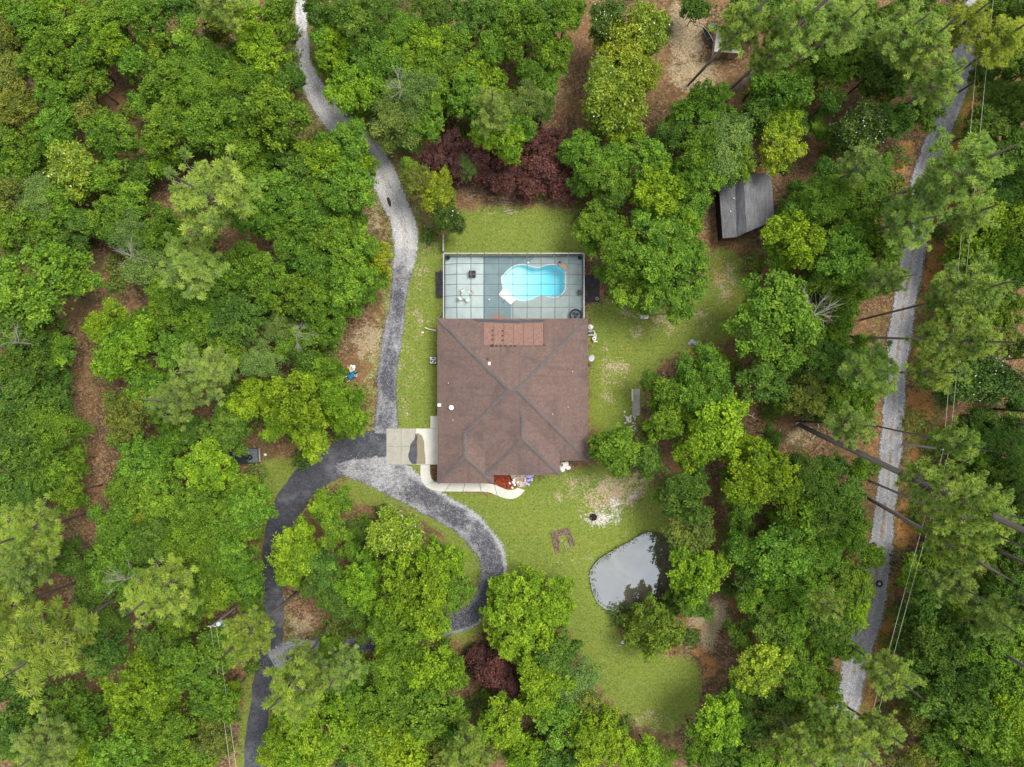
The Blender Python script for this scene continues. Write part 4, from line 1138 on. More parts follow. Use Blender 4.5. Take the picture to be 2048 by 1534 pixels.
landing('side_landing', [(1168.5, 550.5), (1198, 551), (1198.5, 604), (1168.5, 604)], dkw, 'glossy black plank landing at the cage\'s right door', 7, False)
for o in [o for o in bpy.data.objects if o.name.startswith('side_landing')]: pass
mt = empty('door_mat', P(1171, 586, .22)); tag(mt, 'brown mat on the black landing', 'mat')
mb = MB(); mb.box((0, 0, .01), (.28, .75, .02)); mb.build('mat_surface', plain('brown_mat', (0.11, 0.055, 0.02), .9), mt)
hr = empty('hose_reel', P(1194, 597, .22)); tag(hr, 'coiled grey hose on the corner of the black landing', 'hose')
mb = MB()
for k in range(3): mb.tube([((.2 - .04 * k) * math.cos(a), (.2 - .04 * k) * math.sin(a), .04 + .03 * k) for a in [j * math.pi / 8 for j in range(17)]], .02, 6, False)
mb.build('coil', plain('grey_hose', (0.4, 0.42, 0.42), .6), hr)
# white fence running north from the cage corner
fe = empty('garden_fence', P(888, 490)); tag(fe, 'short run of pale grey fence above the pool cage', 'fence')
for k in range(5):
    y = 472 + k * 8.2; p = P(888, y) - fe.location
    mb = MB(); mb.box(p + Vector((0, 0, .65)), (.09, .09, 1.3)); mb.build('post', M_METAL, fe)
for k in range(4):
    for zz_ in (.3, .6, .9, 1.2):
        a = P(888, 472 + k * 8.2) - fe.location; b = P(888, 472 + (k + 1) * 8.2) - fe.location
        mb = MB(); mb.bar(a + Vector((0, -.05, zz_)), b + Vector((0, .05, zz_)), .05, .2); mb.build('rail', plain('pale_vinyl', (0.62, 0.64, 0.65), .5), fe)
# air conditioner
def ac():
    t = empty('air_conditioner', P(867.5, 721)); tag(t, 'grey air conditioner with round fan on the west wall', 'air conditioner')
    g = plain('ac_grey', (0.62, 0.64, 0.65), .5)
    mb = MB(); mb.box((0, 0, .4), (.8, .8, .8)); mb.build('case', g, t, bevel=.06)
    mb = MB(); mb.lathe([(.31, .79), (.31, .812), (.05, .815)], n=24); mb.build('fan_well', plain('fan_dark', (0.03, 0.035, 0.045), .6), t)
    for k in range(3):
        a = 2.1 * k + .4; mb = MB(); mb.box((.17 * math.cos(a), .17 * math.sin(a), .835), (.2, .17, .012), rz=a); mb.build('fan_blade', M_METAL, t, bevel=.004)
    mb = MB(); mb.tube([(.35 * math.cos(a), .35 * math.sin(a), .82) for a in [j * math.pi / 12 for j in range(25)]], .018, 6, False); mb.build('fan_guard', M_BLACK, t)
ac()
def dish():
    t = empty('satellite_dish', P(1180, 716)); tag(t, 'grey satellite dish at the east wall', 'satellite dish')
    mb = MB(); mb.tube([(0, 0, 0), (0, 0, 1.3)], .04, 8); mb.build('mast', M_METAL, t)
    mb = MB(); mb.lathe([(.06, 0), (.28, .05), (.44, .14), (.45, .16), (.28, .07), (.04, .02)], n=24); o = mb.build('reflector', plain('dish_grey', (0.46, 0.48, 0.52), .5), t); o.location = (-.02, 0, 1.3); o.rotation_euler = (.35, .5, 0)
    mb = MB(); mb.tube([(0, -.3, 1.35), (.2, -.1, 1.75)], .02, 6); mb.build('feed_arm', M_METAL, t)
dish()
def equipment():
    t = empty('pool_filter', P(1179.5, 655)); tag(t, 'white cylindrical pool filter tank at the house corner', 'pool filter')
    mb = MB(); mb.lathe([(.3, 0), (.36, .1), (.36, .7), (.28, .88), (.08, .95), (.08, 1.02)], n=18); mb.build('tank', M_WHITE, t, smooth=True)
    mb = MB(); mb.tube([(.3, .1, .2), (.5, .1, .2), (.5, .1, .0)], .05, 8); mb.build('outlet_pipe', M_WHITE, t)
    t = empty('pool_pump', P(1187, 674)); tag(t, 'white pool pump and pipework on the east side', 'pool pump')
    o = t.location
    def pp(*q, r=.055, nm='pipe', z=.35):
        mb = MB(); mb.tube([P(x, y) - o + Vector((0, 0, z)) for x, y in q], r, 8); mb.build(nm, M_WHITE, t)
    pp((1176, 663), (1181, 662.5), (1188.5, 662), (1188.5, 676)); pp((1176, 670.5), (1188.5, 670.5), z=.42); pp((1189, 668), (1191.5, 668), (1191.5, 676), (1190, 682), z=.3); pp((1186.5, 684), (1194.5, 683.5), r=.075, z=.25)
    mb = MB(); mb.lathe([(.26, .0), (.27, .42), (.22, .5), (.1, .52)], P(1187.5, 677.5) - o, 18); mb.build('pump_pot', M_WHITE, t)
    mb = MB(); mb.lathe([(.1, .52), (.1, .56), (.02, .57)], P(1187.5, 677.5) - o, 12); mb.build('pot_lid', M_BLACK, t)
    mb = MB(); mb.box(P(1180, 666) - o + Vector((0, 0, .25)), (.4, .3, .4)); mb.build('motor', M_DARK, t, bevel=.05)
equipment()
dp = empty('downspout_pipe', P(861, 660)); tag(dp, 'pale drain pipe lying by the west wall', 'pipe')
mb = MB(); mb.tube([P(850, 655.5) - dp.location + Vector((0, 0, .12)), P(857, 658) - dp.location + Vector((0, 0, .12)), P(866, 660) - dp.location + Vector((0, 0, .16)), P(871.5, 661) - dp.location + Vector((0, 0, .18))], [.09, .07, .08, .13], 8); mb.build('pipe_run', plain('pale_pipe', (0.62, 0.58, 0.52), .6), dp)
mb = MB(); mb.tube([P(871.5, 661) - dp.location + Vector((0, 0, .18)), P(873, 661.2) - dp.location + Vector((0, 0, .18))], .15, 10); mb.build('collar', M_METAL, dp)
box_thing('paint_tub', 845.5, 665, (.28, .18, .12), M_WHITE, 'small white tub on bare soil west of the house', 'tub')
def cooler():
    t = empty('well_cover', P(1289, 634)); tag(t, 'white well cover with grey end on the east lawn', 'well cover')
    mb = MB(); mb.box((.12, 0, .22), (.72, .5, .4)); mb.build('body', plain('worn_white', (0.72, 0.70, 0.66), .7, .2, .12, 6), t, bevel=.08)
    mb = MB(); mb.box((-.42, 0, .18), (.28, .56, .34)); mb.build('end_block', plain('grey_block', (0.5, 0.5, 0.46), .8), t, bevel=.03)
    mb = MB(); mb.tube([(.5, .1, .08), (1.1, .22, .03), (2.2, .4, .03), (3.2, .5, .03)], .04, 6); mb.build('hose', M_DARK, t)
cooler()
stones(1385, 688, 5, (.3, .18), 'grey_rock', plain('blue_grey_rock', (0.33, 0.37, 0.42), .8), 'blue-grey rock above the orange clay patch', 'rock', (.2, .4), 12)
stones(1245, 1288, 5, (.3, .2), 'bank_rock', M_STONE, 'small pale rock below the pond', 'rock', (.1, .25), 13)

# ------------------------------------------------------------------ odds and ends by the west drive
def clutter():
    t = empty('wheelbarrow', P(706, 751), .6); tag(t, 'blue wheelbarrow by the gravel drive', 'wheelbarrow')
    mb = MB(); mb.add([(-.3, -.22, .25), (.3, -.22, .25), (.3, .22, .25), (-.3, .22, .25), (-.5, -.36, .6), (.52, -.36, .6), (.52, .36, .6), (-.5, .36, .6)], [(0, 3, 2, 1), (0, 1, 5, 4), (1, 2, 6, 5), (2, 3, 7, 6), (3, 0, 4, 7)]); mb.build('tray', plain('blue_tray', (0.02, 0.17, 0.36), .4, .4, .2), t)
    for s_ in (-1, 1):
        mb = MB(); mb.tube([(.75, s_ * .12, .2), (-.3, s_ * .3, .28), (-1.0, s_ * .34, .55)], .03, 6); mb.build('handle', M_METAL, t)
    mb = MB(); mb.tube([(.72, -.05, .18), (.72, .05, .18)], .18, 14); mb.build('wheel', M_BLACK, t)
    box_thing('cardboard_box', 704, 738.5, (.6, .7, .35), plain('grey_card', (0.45, 0.41, 0.33), .9, .1, .2, 5), 'grey box heaped above the blue wheelbarrow', 'box', 0, 20)
    t = empty('trash_bag', P(708, 734)); tag(t, 'white bag on top of the heap by the drive', 'bag')
    for k, (x, y, r) in enumerate(((0, 0, .3), (-.3, .12, .2), (.02, -.25, .18))):
        mb = MB(); mb.lathe([(r * .6, 0), (r, r * .5), (r * .8, r * 1.1), (r * .25, r * 1.4)], (x, y, .2), 10); mb.build('bag_bulge', M_WHITE, t, smooth=True)
    t = empty('toy_slide', P(695.5, 738), .5); tag(t, 'yellow plastic toy beside the white bag', 'toy')
    yel = plain('yellow_plastic', (0.62, 0.40, 0.08), .5)
    mb = MB(); mb.bar((-.4, -.2, .1), (.3, .25, .4), .22, .06); mb.build('chute', yel, t)
    mb = MB(); mb.bar((.3, .12, 0), (.3, .12, .5), .06); mb.bar((.3, .38, 0), (.3, .38, .5), .06); mb.bar((-.42, -.32, .08), (-.28, -.05, .12), .2, .08); mb.build('ladder', yel, t)
    t = empty('bucket', P(713, 751)); tag(t, 'white bucket right of the blue wheelbarrow', 'bucket')
    mb = MB(); mb.lathe([(.13, 0), (.17, .35), (.18, .36), (.15, .36), (.12, .3)], n=14); mb.build('pail', M_WHITE, t)
    mb = MB(); mb.tube([(.17 * math.cos(a), 0, .36 + .12 * math.sin(a)) for a in [k * math.pi / 6 for k in range(7)]], .01, 5); mb.build('handle', M_METAL, t)
clutter()
lg = empty('drive_log', P(778, 404)); tag(lg, 'dark rotten log on the edge of the gravel drive', 'log')
mb = MB(); mb.tube([P(776, 396) - lg.location + Vector((0, 0, .1)), P(779, 405) - lg.location + Vector((0, 0, .12)), P(781, 413) - lg.location + Vector((0, 0, .1))], [.16, .2, .12], 8); mb.build('trunk_piece', plain('rotten_wood', (0.05, 0.04, 0.035), .9), lg)
mb = MB(); mb.tube([P(779, 405) - lg.location + Vector((0, 0, .2)), P(784, 402) - lg.location + Vector((0, 0, .45))], [.06, .03], 6); mb.build('branch_stub', plain('rotten_wood', (0.05, 0.04, 0.035)), lg)

# ------------------------------------------------------------------ parked pickup
def truck():
    c = P(490, 912, .8)
    t = empty('parked_pickup', (c.x, c.y, 0), math.radians(180 + 3)); tag(t, 'dark pickup truck half hidden under trees by the asphalt drive', 'truck')
    paint = plain('dark_blue_paint', (0.028, 0.034, 0.045), .3, .5, .15); tyre = plain('tyre', (0.015, 0.015, 0.015), .9); tray = plain('bed_cover', (0.10, 0.112, 0.135), .6, .3, .15)
    # nose points to +x (left in the picture)
    mb = MB(); mb.add([(-1.75, -.92, .5), (2.6, -.92, .5), (2.6, .92, .5), (-1.75, .92, .5), (-1.75, -.95, 1.05), (2.5, -.88, 1.05), (2.5, .88, 1.05), (-1.75, .95, 1.05)], [(3, 2, 1, 0), (4, 5, 6, 7), (0, 1, 5, 4), (1, 2, 6, 5), (2, 3, 7, 6), (3, 0, 4, 7)]); mb.build('body', paint, t, bevel=.06)
    mb = MB(); mb.add([(-.35, -.86, 1.04), (1.5, -.86, 1.04), (1.5, .86, 1.04), (-.35, .86, 1.04), (-.15, -.72, 1.72), (.85, -.7, 1.72), (.85, .7, 1.72), (-.15, .72, 1.72)], [(3, 2, 1, 0), (4, 5, 6, 7), (0, 1, 5, 4), (1, 2, 6, 5), (2, 3, 7, 6), (3, 0, 4, 7)]); mb.build('cab', paint, t, bevel=.05)
    mb = MB(); mb.add([(1.46, -.76, 1.1), (1.46, .76, 1.1), (.90, .66, 1.70), (.90, -.66, 1.70)], [(0, 1, 2, 3)]); o = mb.build('windshield', plain('sky_glass', (0.35, 0.52, 0.58), .08, .6, .15), t); o.location = (.03, 0, .02)
    mb = MB(); mb.add([(-.37, -.7, 1.12), (-.2, -.62, 1.66), (-.2, .62, 1.66), (-.37, .7, 1.12)], [(0, 1, 2, 3)]); o = mb.build('rear_window', M_GLASS, t); o.location = (-.03, 0, 0)
    for s_ in (-1, 1):
        mb = MB(); mb.add([(-.2, s_ * .875, 1.12), (1.25, s_ * .875, 1.12), (.8, s_ * .75, 1.64), (-.08, s_ * .77, 1.64)], [(0, 1, 2, 3)]); mb.build('side_window', M_GLASS, t)
        mb = MB(); mb.box((1.1, s_ * 1.02, 1.12), (.14, .16, .16)); mb.build('mirror', M_BLACK, t, bevel=.03)
        mb = MB(); mb.box((2.55, s_ * .68, .85), (.1, .3, .18)); mb.build('headlight', M_WHITE, t, bevel=.02)
        mb = MB(); mb.box((-1.79, s_ * .84, .85), (.06, .14, .3)); mb.build('tail_light', plain('red_lens', (0.35, 0.02, 0.02), .3), t)
        for x in (-1.15, 1.85):
            mb = MB(); mb.tube([(x, s_ * .74, .36), (x, s_ * .96, .36)], .36, 20); w = mb.build('wheel', tyre, t)
            mb = MB(); mb.tube([(x, s_ * .955, .36), (x, s_ * .975, .36)], .2, 14); mb.build('rim', M_METAL, w)
    mb = MB(); mb.box((-1.08, 0, 1.09), (1.32, 1.78, .06)); mb.build('bed_cover', tray, t, bevel=.02)
    for k in range(3):
        mb = MB(); mb.box((-1.08, -.45 + k * .45, 1.125), (1.3, .02, .012)); mb.build('cover_seam', M_METAL, t)
    mb = MB(); mb.box((-1.82, 0, .6), (.12, 1.8, .18)); mb.build('bumper', M_METAL, t, bevel=.03)
    mb = MB(); mb.box((-1.86, .1, .85), (.02, .32, .16)); mb.build('number_plate', M_WHITE, t)
    sp = empty('spare_tyre', (0, 0, 0)); q = P(500.5, 914.5, 1.15); sp.location = q; tag(sp, 'spare tyre lying on the pickup bed cover', 'tyre')
    mb = MB(); mb.tube([(.25 * math.cos(a), .25 * math.sin(a), .1) for a in [k * math.pi / 12 for k in range(25)]], .11, 10, False); mb.build('tread', tyre, sp, smooth=True)
    mb = MB(); mb.tube([(.36 * math.cos(a), .36 * math.sin(a), .09) for a in [k * math.pi / 12 for k in range(13)]], .012, 6, False); mb.build('trim_ring', M_METAL, sp)
truck()
stones(532, 909, 3, (.08, .08), 'white_stake_cap', M_WHITE, 'small white object on the leaf litter behind the pickup', 'debris', (.1, .18), 17)

# ------------------------------------------------------------------ sheds
def shed():
    z0 = 2.6
    def Q(px, py, z): return P(px, py, z)
    # ridge runs roughly north-south, tilted a few degrees
    c = P(1490, 408, 3); s_ = empty('garden_shed', (c.x, c.y, 0)); tag(s_, 'grey shingled shed among the trees right of the pool', 'shed'); o = s_.location
    TL, TK, TR_, TE = Q(1437.5, 362, 2.45), Q(1470, 357, 2.95), Q(1487, 353, 4.0), Q(1542, 344, 2.55)
    BL, BK, BR_, BE = Q(1445.5, 476.5, 2.45), Q(1473.5, 474, 2.95), Q(1494, 464, 4.0), Q(1549.5, 440.5, 2.55)
    mb = MB(); mb.uv = []
    def face(q, hx):
        b = len(mb.v); mb.v += [tuple(p - Vector((o.x, o.y, 0))) for p in q]; mb.f.append(tuple(range(b, b + 4)))
        e = (q[3] - q[0]).normalized(); n = e.cross(q[1] - q[0]).normalized(); u = n.cross(e)
        mb.uv += [(p.dot(e), p.dot(u)) for p in q]
    face([BL, BK, TK, TL], 0); face([BK, BR_, TR_, TK], 0); face([BR_, BE, TE, TR_], 0)
    for f in (): pass
    # run the courses along the ridge
    r = mb.build('roof', M_SHINGLE_GREY, s_)
    fb = MB(); dz = Vector((0, 0, -.1))
    for a, b in ((BL, BK), (BK, BR_), (BR_, BE), (TL, TK), (TK, TR_), (TR_, TE), (BL, TL), (BE, TE)):
        fb.bar(a - Vector((o.x, o.y, 0)) + dz, b - Vector((o.x, o.y, 0)) + dz, .05, .18)
    fb.build('fascia', plain('shed_trim', (0.07, 0.055, 0.05), .8), s_)
    wood = plain('red_brown_siding', (0.15, 0.06, 0.03), .85, .1, .3, 3)
    shaded = plain('shaded_siding', (0.03, 0.025, 0.024), .9, .1, .3, 3)  # walls other than the south one: eave shade painted in as near-black
    def inset(p, kx, ky): return Vector((p.x - o.x + kx, p.y - o.y + ky, 0))
    f = [inset(BL, .1, .12), inset(BK, 0, .12), inset(BR_, 0, .12), inset(BE, -.3, .12), inset(TE, -.3, -.25), inset(TR_, 0, -.25), inset(TK, 0, -.25), inset(TL, .1, -.25)]
    tops = [2.3, 2.8, 3.8, 2.35, 2.35, 3.8, 2.8, 2.3]
    # wall boards on each side
    n = len(f)
    for i in range(n):
        a, b = f[i], f[(i + 1) % n]; L = (b - a).length; k = max(1, int(L / .45))
        for j in range(k):
            p, q = a.lerp(b, j / k), a.lerp(b, (j + .96) / k); za, zb = tops[i] + (tops[(i + 1) % n] - tops[i]) * j / k, tops[i] + (tops[(i + 1) % n] - tops[i]) * (j + .96) / k
            nr = (b - a).normalized().cross(Vector((0, 0, 1))) * .04
            m = MB(); m.add([p, q, q + Vector((0, 0, zb)), p + Vector((0, 0, za)), p - nr, q - nr, q - nr + Vector((0, 0, zb)), p - nr + Vector((0, 0, za))], [(0, 1, 2, 3), (7, 6, 5, 4), (0, 4, 5, 1), (1, 5, 6, 2), (2, 6, 7, 3), (3, 7, 4, 0)])
            m.build('siding_board', wood if i < 3 else shaded, s_)
    for px, py, z in ((1467, 397, 3.0), (1460.5, 423, 2.8)):
        p = P(px, py, z) - Vector((o.x, o.y, 0)); m = MB(); m.tube([p, p + Vector((0, 0, .2))], .06, 8); m.build('vent_pipe', M_WHITE, r)
shed()
def shed2():
    c = P(1456, 85, 2.3); s_ = empty('tool_shed', (c.x, c.y, 0), math.radians(-4)); tag(s_, 'small tin-roofed shed under the pines at the top', 'shed')
    tin = plain('weathered_tin', (0.33, 0.32, 0.29), .5, .4, .25, 1.5, .3)
    hx, hy = 1.65, 1.2
    for k in range(6):
        x0 = -hx + k * 2 * hx / 6; mb = MB(); mb.add([(x0 + .01, -hy, 2.2), (x0 + hx / 3 - .01, -hy, 2.2), (x0 + hx / 3 - .01, hy, 2.6), (x0 + .01, hy, 2.6), (x0 + .01, -hy, 2.16), (x0 + hx / 3 - .01, -hy, 2.16), (x0 + hx / 3 - .01, hy, 2.56), (x0 + .01, hy, 2.56)], [(0, 1, 2, 3), (7, 6, 5, 4), (0, 4, 5, 1), (1, 5, 6, 2), (2, 6, 7, 3), (3, 7, 4, 0)]); mb.build('roof_sheet', tin, s_)
    mb = MB(); mb.box((0, 0, 1.05), (2 * hx - .5, 2 * hy - .4, 2.1)); mb.build('wall', plain('tan_siding', (0.40, 0.30, 0.20), .9), s_)
    mb = MB(); mb.box((0, -hy + .18, .95), (.9, .05, 1.8)); mb.build('door', plain('shed_door', (0.2, 0.13, 0.09), .8), s_)
    # canoe and barrel beside it
    t = empty('canoe', P(1416, 80), math.radians(-62)); tag(t, 'pale canoe lying beside the tin-roofed shed', 'canoe')
    mb = MB(); L = 1.7; n = 10
    vs_ = []; fs = []
    for i in range(n + 1):
        u = -1 + 2 * i / n; w = .34 * (1 - abs(u) ** 2.2) + .01
        for a in range(7):
            th = math.pi * a / 6; vs_.append((L * u, w * math.cos(th), .42 + .08 * u * u - .38 * math.sin(th) * (1 - .5 * abs(u) ** 3)))
    for i in range(n):
        for a in range(6): fs.append((i * 7 + a, i * 7 + a + 1, (i + 1) * 7 + a + 1, (i + 1) * 7 + a))
    mb.add(vs_, fs); mb.build('hull', plain('dark_hull', (0.05, 0.045, 0.05), .6), t)
    for s2 in (-1, 1):
        mb = MB(); mb.tube([(L * u, s2 * (.34 * (1 - abs(u) ** 2.2) + .01), .43 + .08 * u * u) for u in [-1 + k * .2 for k in range(11)]], .028, 6); mb.build('gunwale', M_WHITE if s2 > 0 else M_DARK, t)
    mb = MB(); mb.box((0, 0, .36), (.14, .6, .04)); mb.build('thwart', M_DARK, t)
    t = empty('green_barrel', P(1420, 59)); tag(t, 'teal green barrel at the edge of the dark trees', 'barrel')
    mb = MB(); mb.lathe([(.28, 0), (.33, .2), (.33, .75), (.28, .95), (.24, .95)], n=18); mb.build('drum', plain('teal_plastic', (0.02, 0.14, 0.11), .5), t, smooth=False)
    mb = MB(); mb.lathe([(.3, .95), (.3, 1.0), (.1, 1.02)], n=18); mb.build('lid', plain('teal_lid', (0.04, 0.2, 0.16), .5), t)
shed2()

# ------------------------------------------------------------------ utility poles and wires
POLE_WOOD = plain('pole_wood', (0.40, 0.38, 0.35), .9, .1, .25, 1.5)
def pole(name, x, y, h, label, gear=True):
    t = empty(name, (x, y, 0)); tag(t, label, 'utility pole')
    mb = MB(); mb.tube([(0, 0, -.2), (0, 0, h)], [.16, .11], 10); mb.build('shaft', POLE_WOOD, t)
    mb = MB(); mb.bar((-.45, 0, h - .4), (.45, 0, h - .4), .09, .11); mb.build('crossarm', POLE_WOOD, t)
    for s_ in (-1, 1):
        mb = MB(); mb.lathe([(.05, 0), (.07, .08), (.03, .16)], (s_ * .4, 0, h - .34), 10); mb.build('insulator', M_WHITE, t)
    if gear:
        mb = MB(); mb.lathe([(.25, 0), (.28, .05), (.28, .78), (.22, .86), (.06, .9)], (.52, .05, h - 1.7), 16); g = mb.build('transformer', plain('transformer_grey', (0.55, 0.62, 0.66), .4, .4, .08), t)
        mb = MB(); mb.lathe([(.05, .88), (.06, 1.1), (.03, 1.18)], (.44, -.05, h - 1.7), 8); mb.build('bushing', M_WHITE, g)
        mb = MB(); mb.tube([(.1, 0, h - 1.5), (.7, -.35, h - 1.3), (1.15, -.2, h - 1.3)], .035, 8); a = mb.build('lamp_arm', M_METAL, t)
        mb = MB(); mb.lathe([(.08, 0), (.2, .08), (.22, .14), (.1, .26), (.04, .28)], (1.2, -.2, h - 1.45), 14); mb.build('lamp_head', M_WHITE, a, smooth=True)
        mb = MB(); mb.tube([(0, 0, h - .8), (1.2, 2.0, 0)], .018, 6); mb.build('guy_wire', M_METAL, t)
    return t
def wire(name, pts, sag, label, r=.017):
    c = Vector(pts[0]); t = empty(name, (c.x, c.y, 0)); tag(t, label, 'wire')
    out = []
    for a, b in zip(pts[:-1], pts[1:]):
        a, b = Vector(a), Vector(b)
        for k in range(16):
            f = k / 16; out.append(a.lerp(b, f) - Vector((0, 0, sag * 4 * f * (1 - f))) - Vector((c.x, c.y, 0)))
    out.append(Vector(pts[-1]) - Vector((c.x, c.y, 0)))
    mb = MB(); mb.tube(out, r, 6); mb.build('cable', plain('bare_cable', (0.5, 0.5, 0.46), .5), t)
tp_ = P(424, 1252, 8.2)
p1 = pole('utility_pole', tp_.x, tp_.y, 8.6, 'utility pole with grey transformer in the lower left wood')
wz = 8.35
q0, q1 = P(421.5, 1256, wz), P(433, 1255, wz); e0, e1 = P(466, 1600, wz), P(478, 1600, wz)
d0 = (e0 - q0); d1 = (e1 - q1)
pe = q0 + d0 * 1.6; pole('utility_pole', pe.x + .4, pe.y, 8.6, 'plain utility pole beyond the bottom edge', False)
wire('power_line', [q0, pe], .35, 'left of two cables running down from the transformer pole'); wire('power_line', [q1, q1 + d1 * 1.6], .35, 'right of two cables running down from the transformer pole')
wz = 9.0
wl = [P(2000, -150, wz), P(1961, 0, wz), P(1932, 285, wz), P(1911, 539, wz), P(1897, 766, wz), P(1880, 960, wz)]
wire('power_line', [P(1975, -120, wz), P(1887, 900, wz), P(1709, 1560, wz)], .12, 'left of two cables beside the gravel lane'); wire('power_line', [P(1999, -120, wz), P(1899, 900, wz), P(1721, 1560, wz)], .12, 'right of two cables beside the gravel lane')
pp_ = P(1893, 900, 9.1); pole('utility_pole', pp_.x, pp_.y, 9.3, 'utility pole carrying the two cables beside the lane', False)
# lane oddments
mh = empty('lane_tyre', P(1758, 1167)); tag(mh, 'old tyre around a pale stone on the lane', 'tyre')
mb = MB(); mb.tube([(.34 * math.cos(a), .34 * math.sin(a), .1) for a in [k * math.pi / 12 for k in range(25)]], .13, 10, False); mb.build('tread', plain('old_tyre', (0.05, 0.052, 0.055), .9), mh, smooth=True)
mb = MB(); mb.lathe([(.16, 0), (.2, .14), (.1, .24)], n=9); mb.build('stone', M_STONE, mh)
def log(name, pts, r0, r1, label, mat=M_DEAD, br=()):
    c = P(*pts[0]); t = empty(name, c); tag(t, label, 'log')
    mb = MB(); mb.tube([P(x, y) - c + Vector((0, 0, r0 * .8)) for x, y in pts], [r0 + (r1 - r0) * k / (len(pts) - 1) for k in range(len(pts))], 8); mb.build('stem', mat, t)
    for q in br:
        mb = MB(); mb.tube([P(x, y) - c + Vector((0, 0, .12 + .12 * k)) for k, (x, y) in enumerate(q)], [.07 - .018 * k for k in range(len(q))], 6); mb.build('branch', mat, t)
log('fallen_log', [(1790, 1183), (1795, 1215), (1801, 1240), (1808, 1270)], .17, .1, 'fallen grey log on the verge right of the lane', M_BARK, [[(1795, 1215), (1802, 1206)]])
log('fallen_branch', [(1590, 848), (1602, 842), (1616, 832), (1634, 831)], .12, .05, 'bleached forked branch at the foot of the tall pine', M_BLEACH, [[(1616, 832), (1622, 822)], [(1600, 850), (1606, 862), (1612, 868)], [(1634, 842), (1636, 856)], [(1560, 858), (1556, 874)], [(1622, 878), (1634, 866)]])
log('fallen_branch', [(1495, 829), (1503, 832), (1510, 838)], .09, .05, 'pale broken branch in the gap east of the lawn', M_BLEACH, [[(1503, 832), (1508, 826)]])
log('fallen_log', [(1685, 139), (1706, 143), (1730, 148)], .12, .07, 'thin fallen log on bare litter under the pines', M_DEAD)
log('fallen_log', [(937, 396), (944, 392), (952, 389)], .1, .07, 'short pale log below the burgundy shrubs', M_DEAD)
log('fallen_log', [(1005, 424), (1016, 422), (1026, 421)], .1, .06, 'grey driftwood log at the top of the pool lawn', M_DEAD)
log('garden_log', [(1000, 404), (1040, 406), (1090, 403)], .12, .1, 'long dark log edging the burgundy shrub bed', M_BARK)
log('fallen_log', [(1230, 1288), (1238, 1290), (1246, 1292)], .09, .05, 'pale log below the olive tree by the pond', M_DEAD)
# ------------------------------------------------------------------ vegetation: crown templates
RNG = np.random.default_rng(11)
def unit(v): return v / np.maximum(np.linalg.norm(v, axis=-1, keepdims=True), 1e-9)

def leaf_quads(pos, nrm, size, aspect, rng):
    """diamond-shaped leaves slightly folded; pos, nrm (N,3), size (N,)"""
    n = len(pos)
    r = rng.normal(size=(n, 3))
    a = unit(np.cross(nrm, r)); b = np.cross(nrm, a)
    s_ = size[:, None]
    droop = nrm * (-0.18 * s_)
    v = np.stack([pos - a * s_ * 0.5, pos + b * s_ * aspect * 0.5 + droop * 0, pos + a * s_ * 0.5 + droop, pos - b * s_ * aspect * 0.5 + droop * 0], 1)
    return v.reshape(-1, 3)

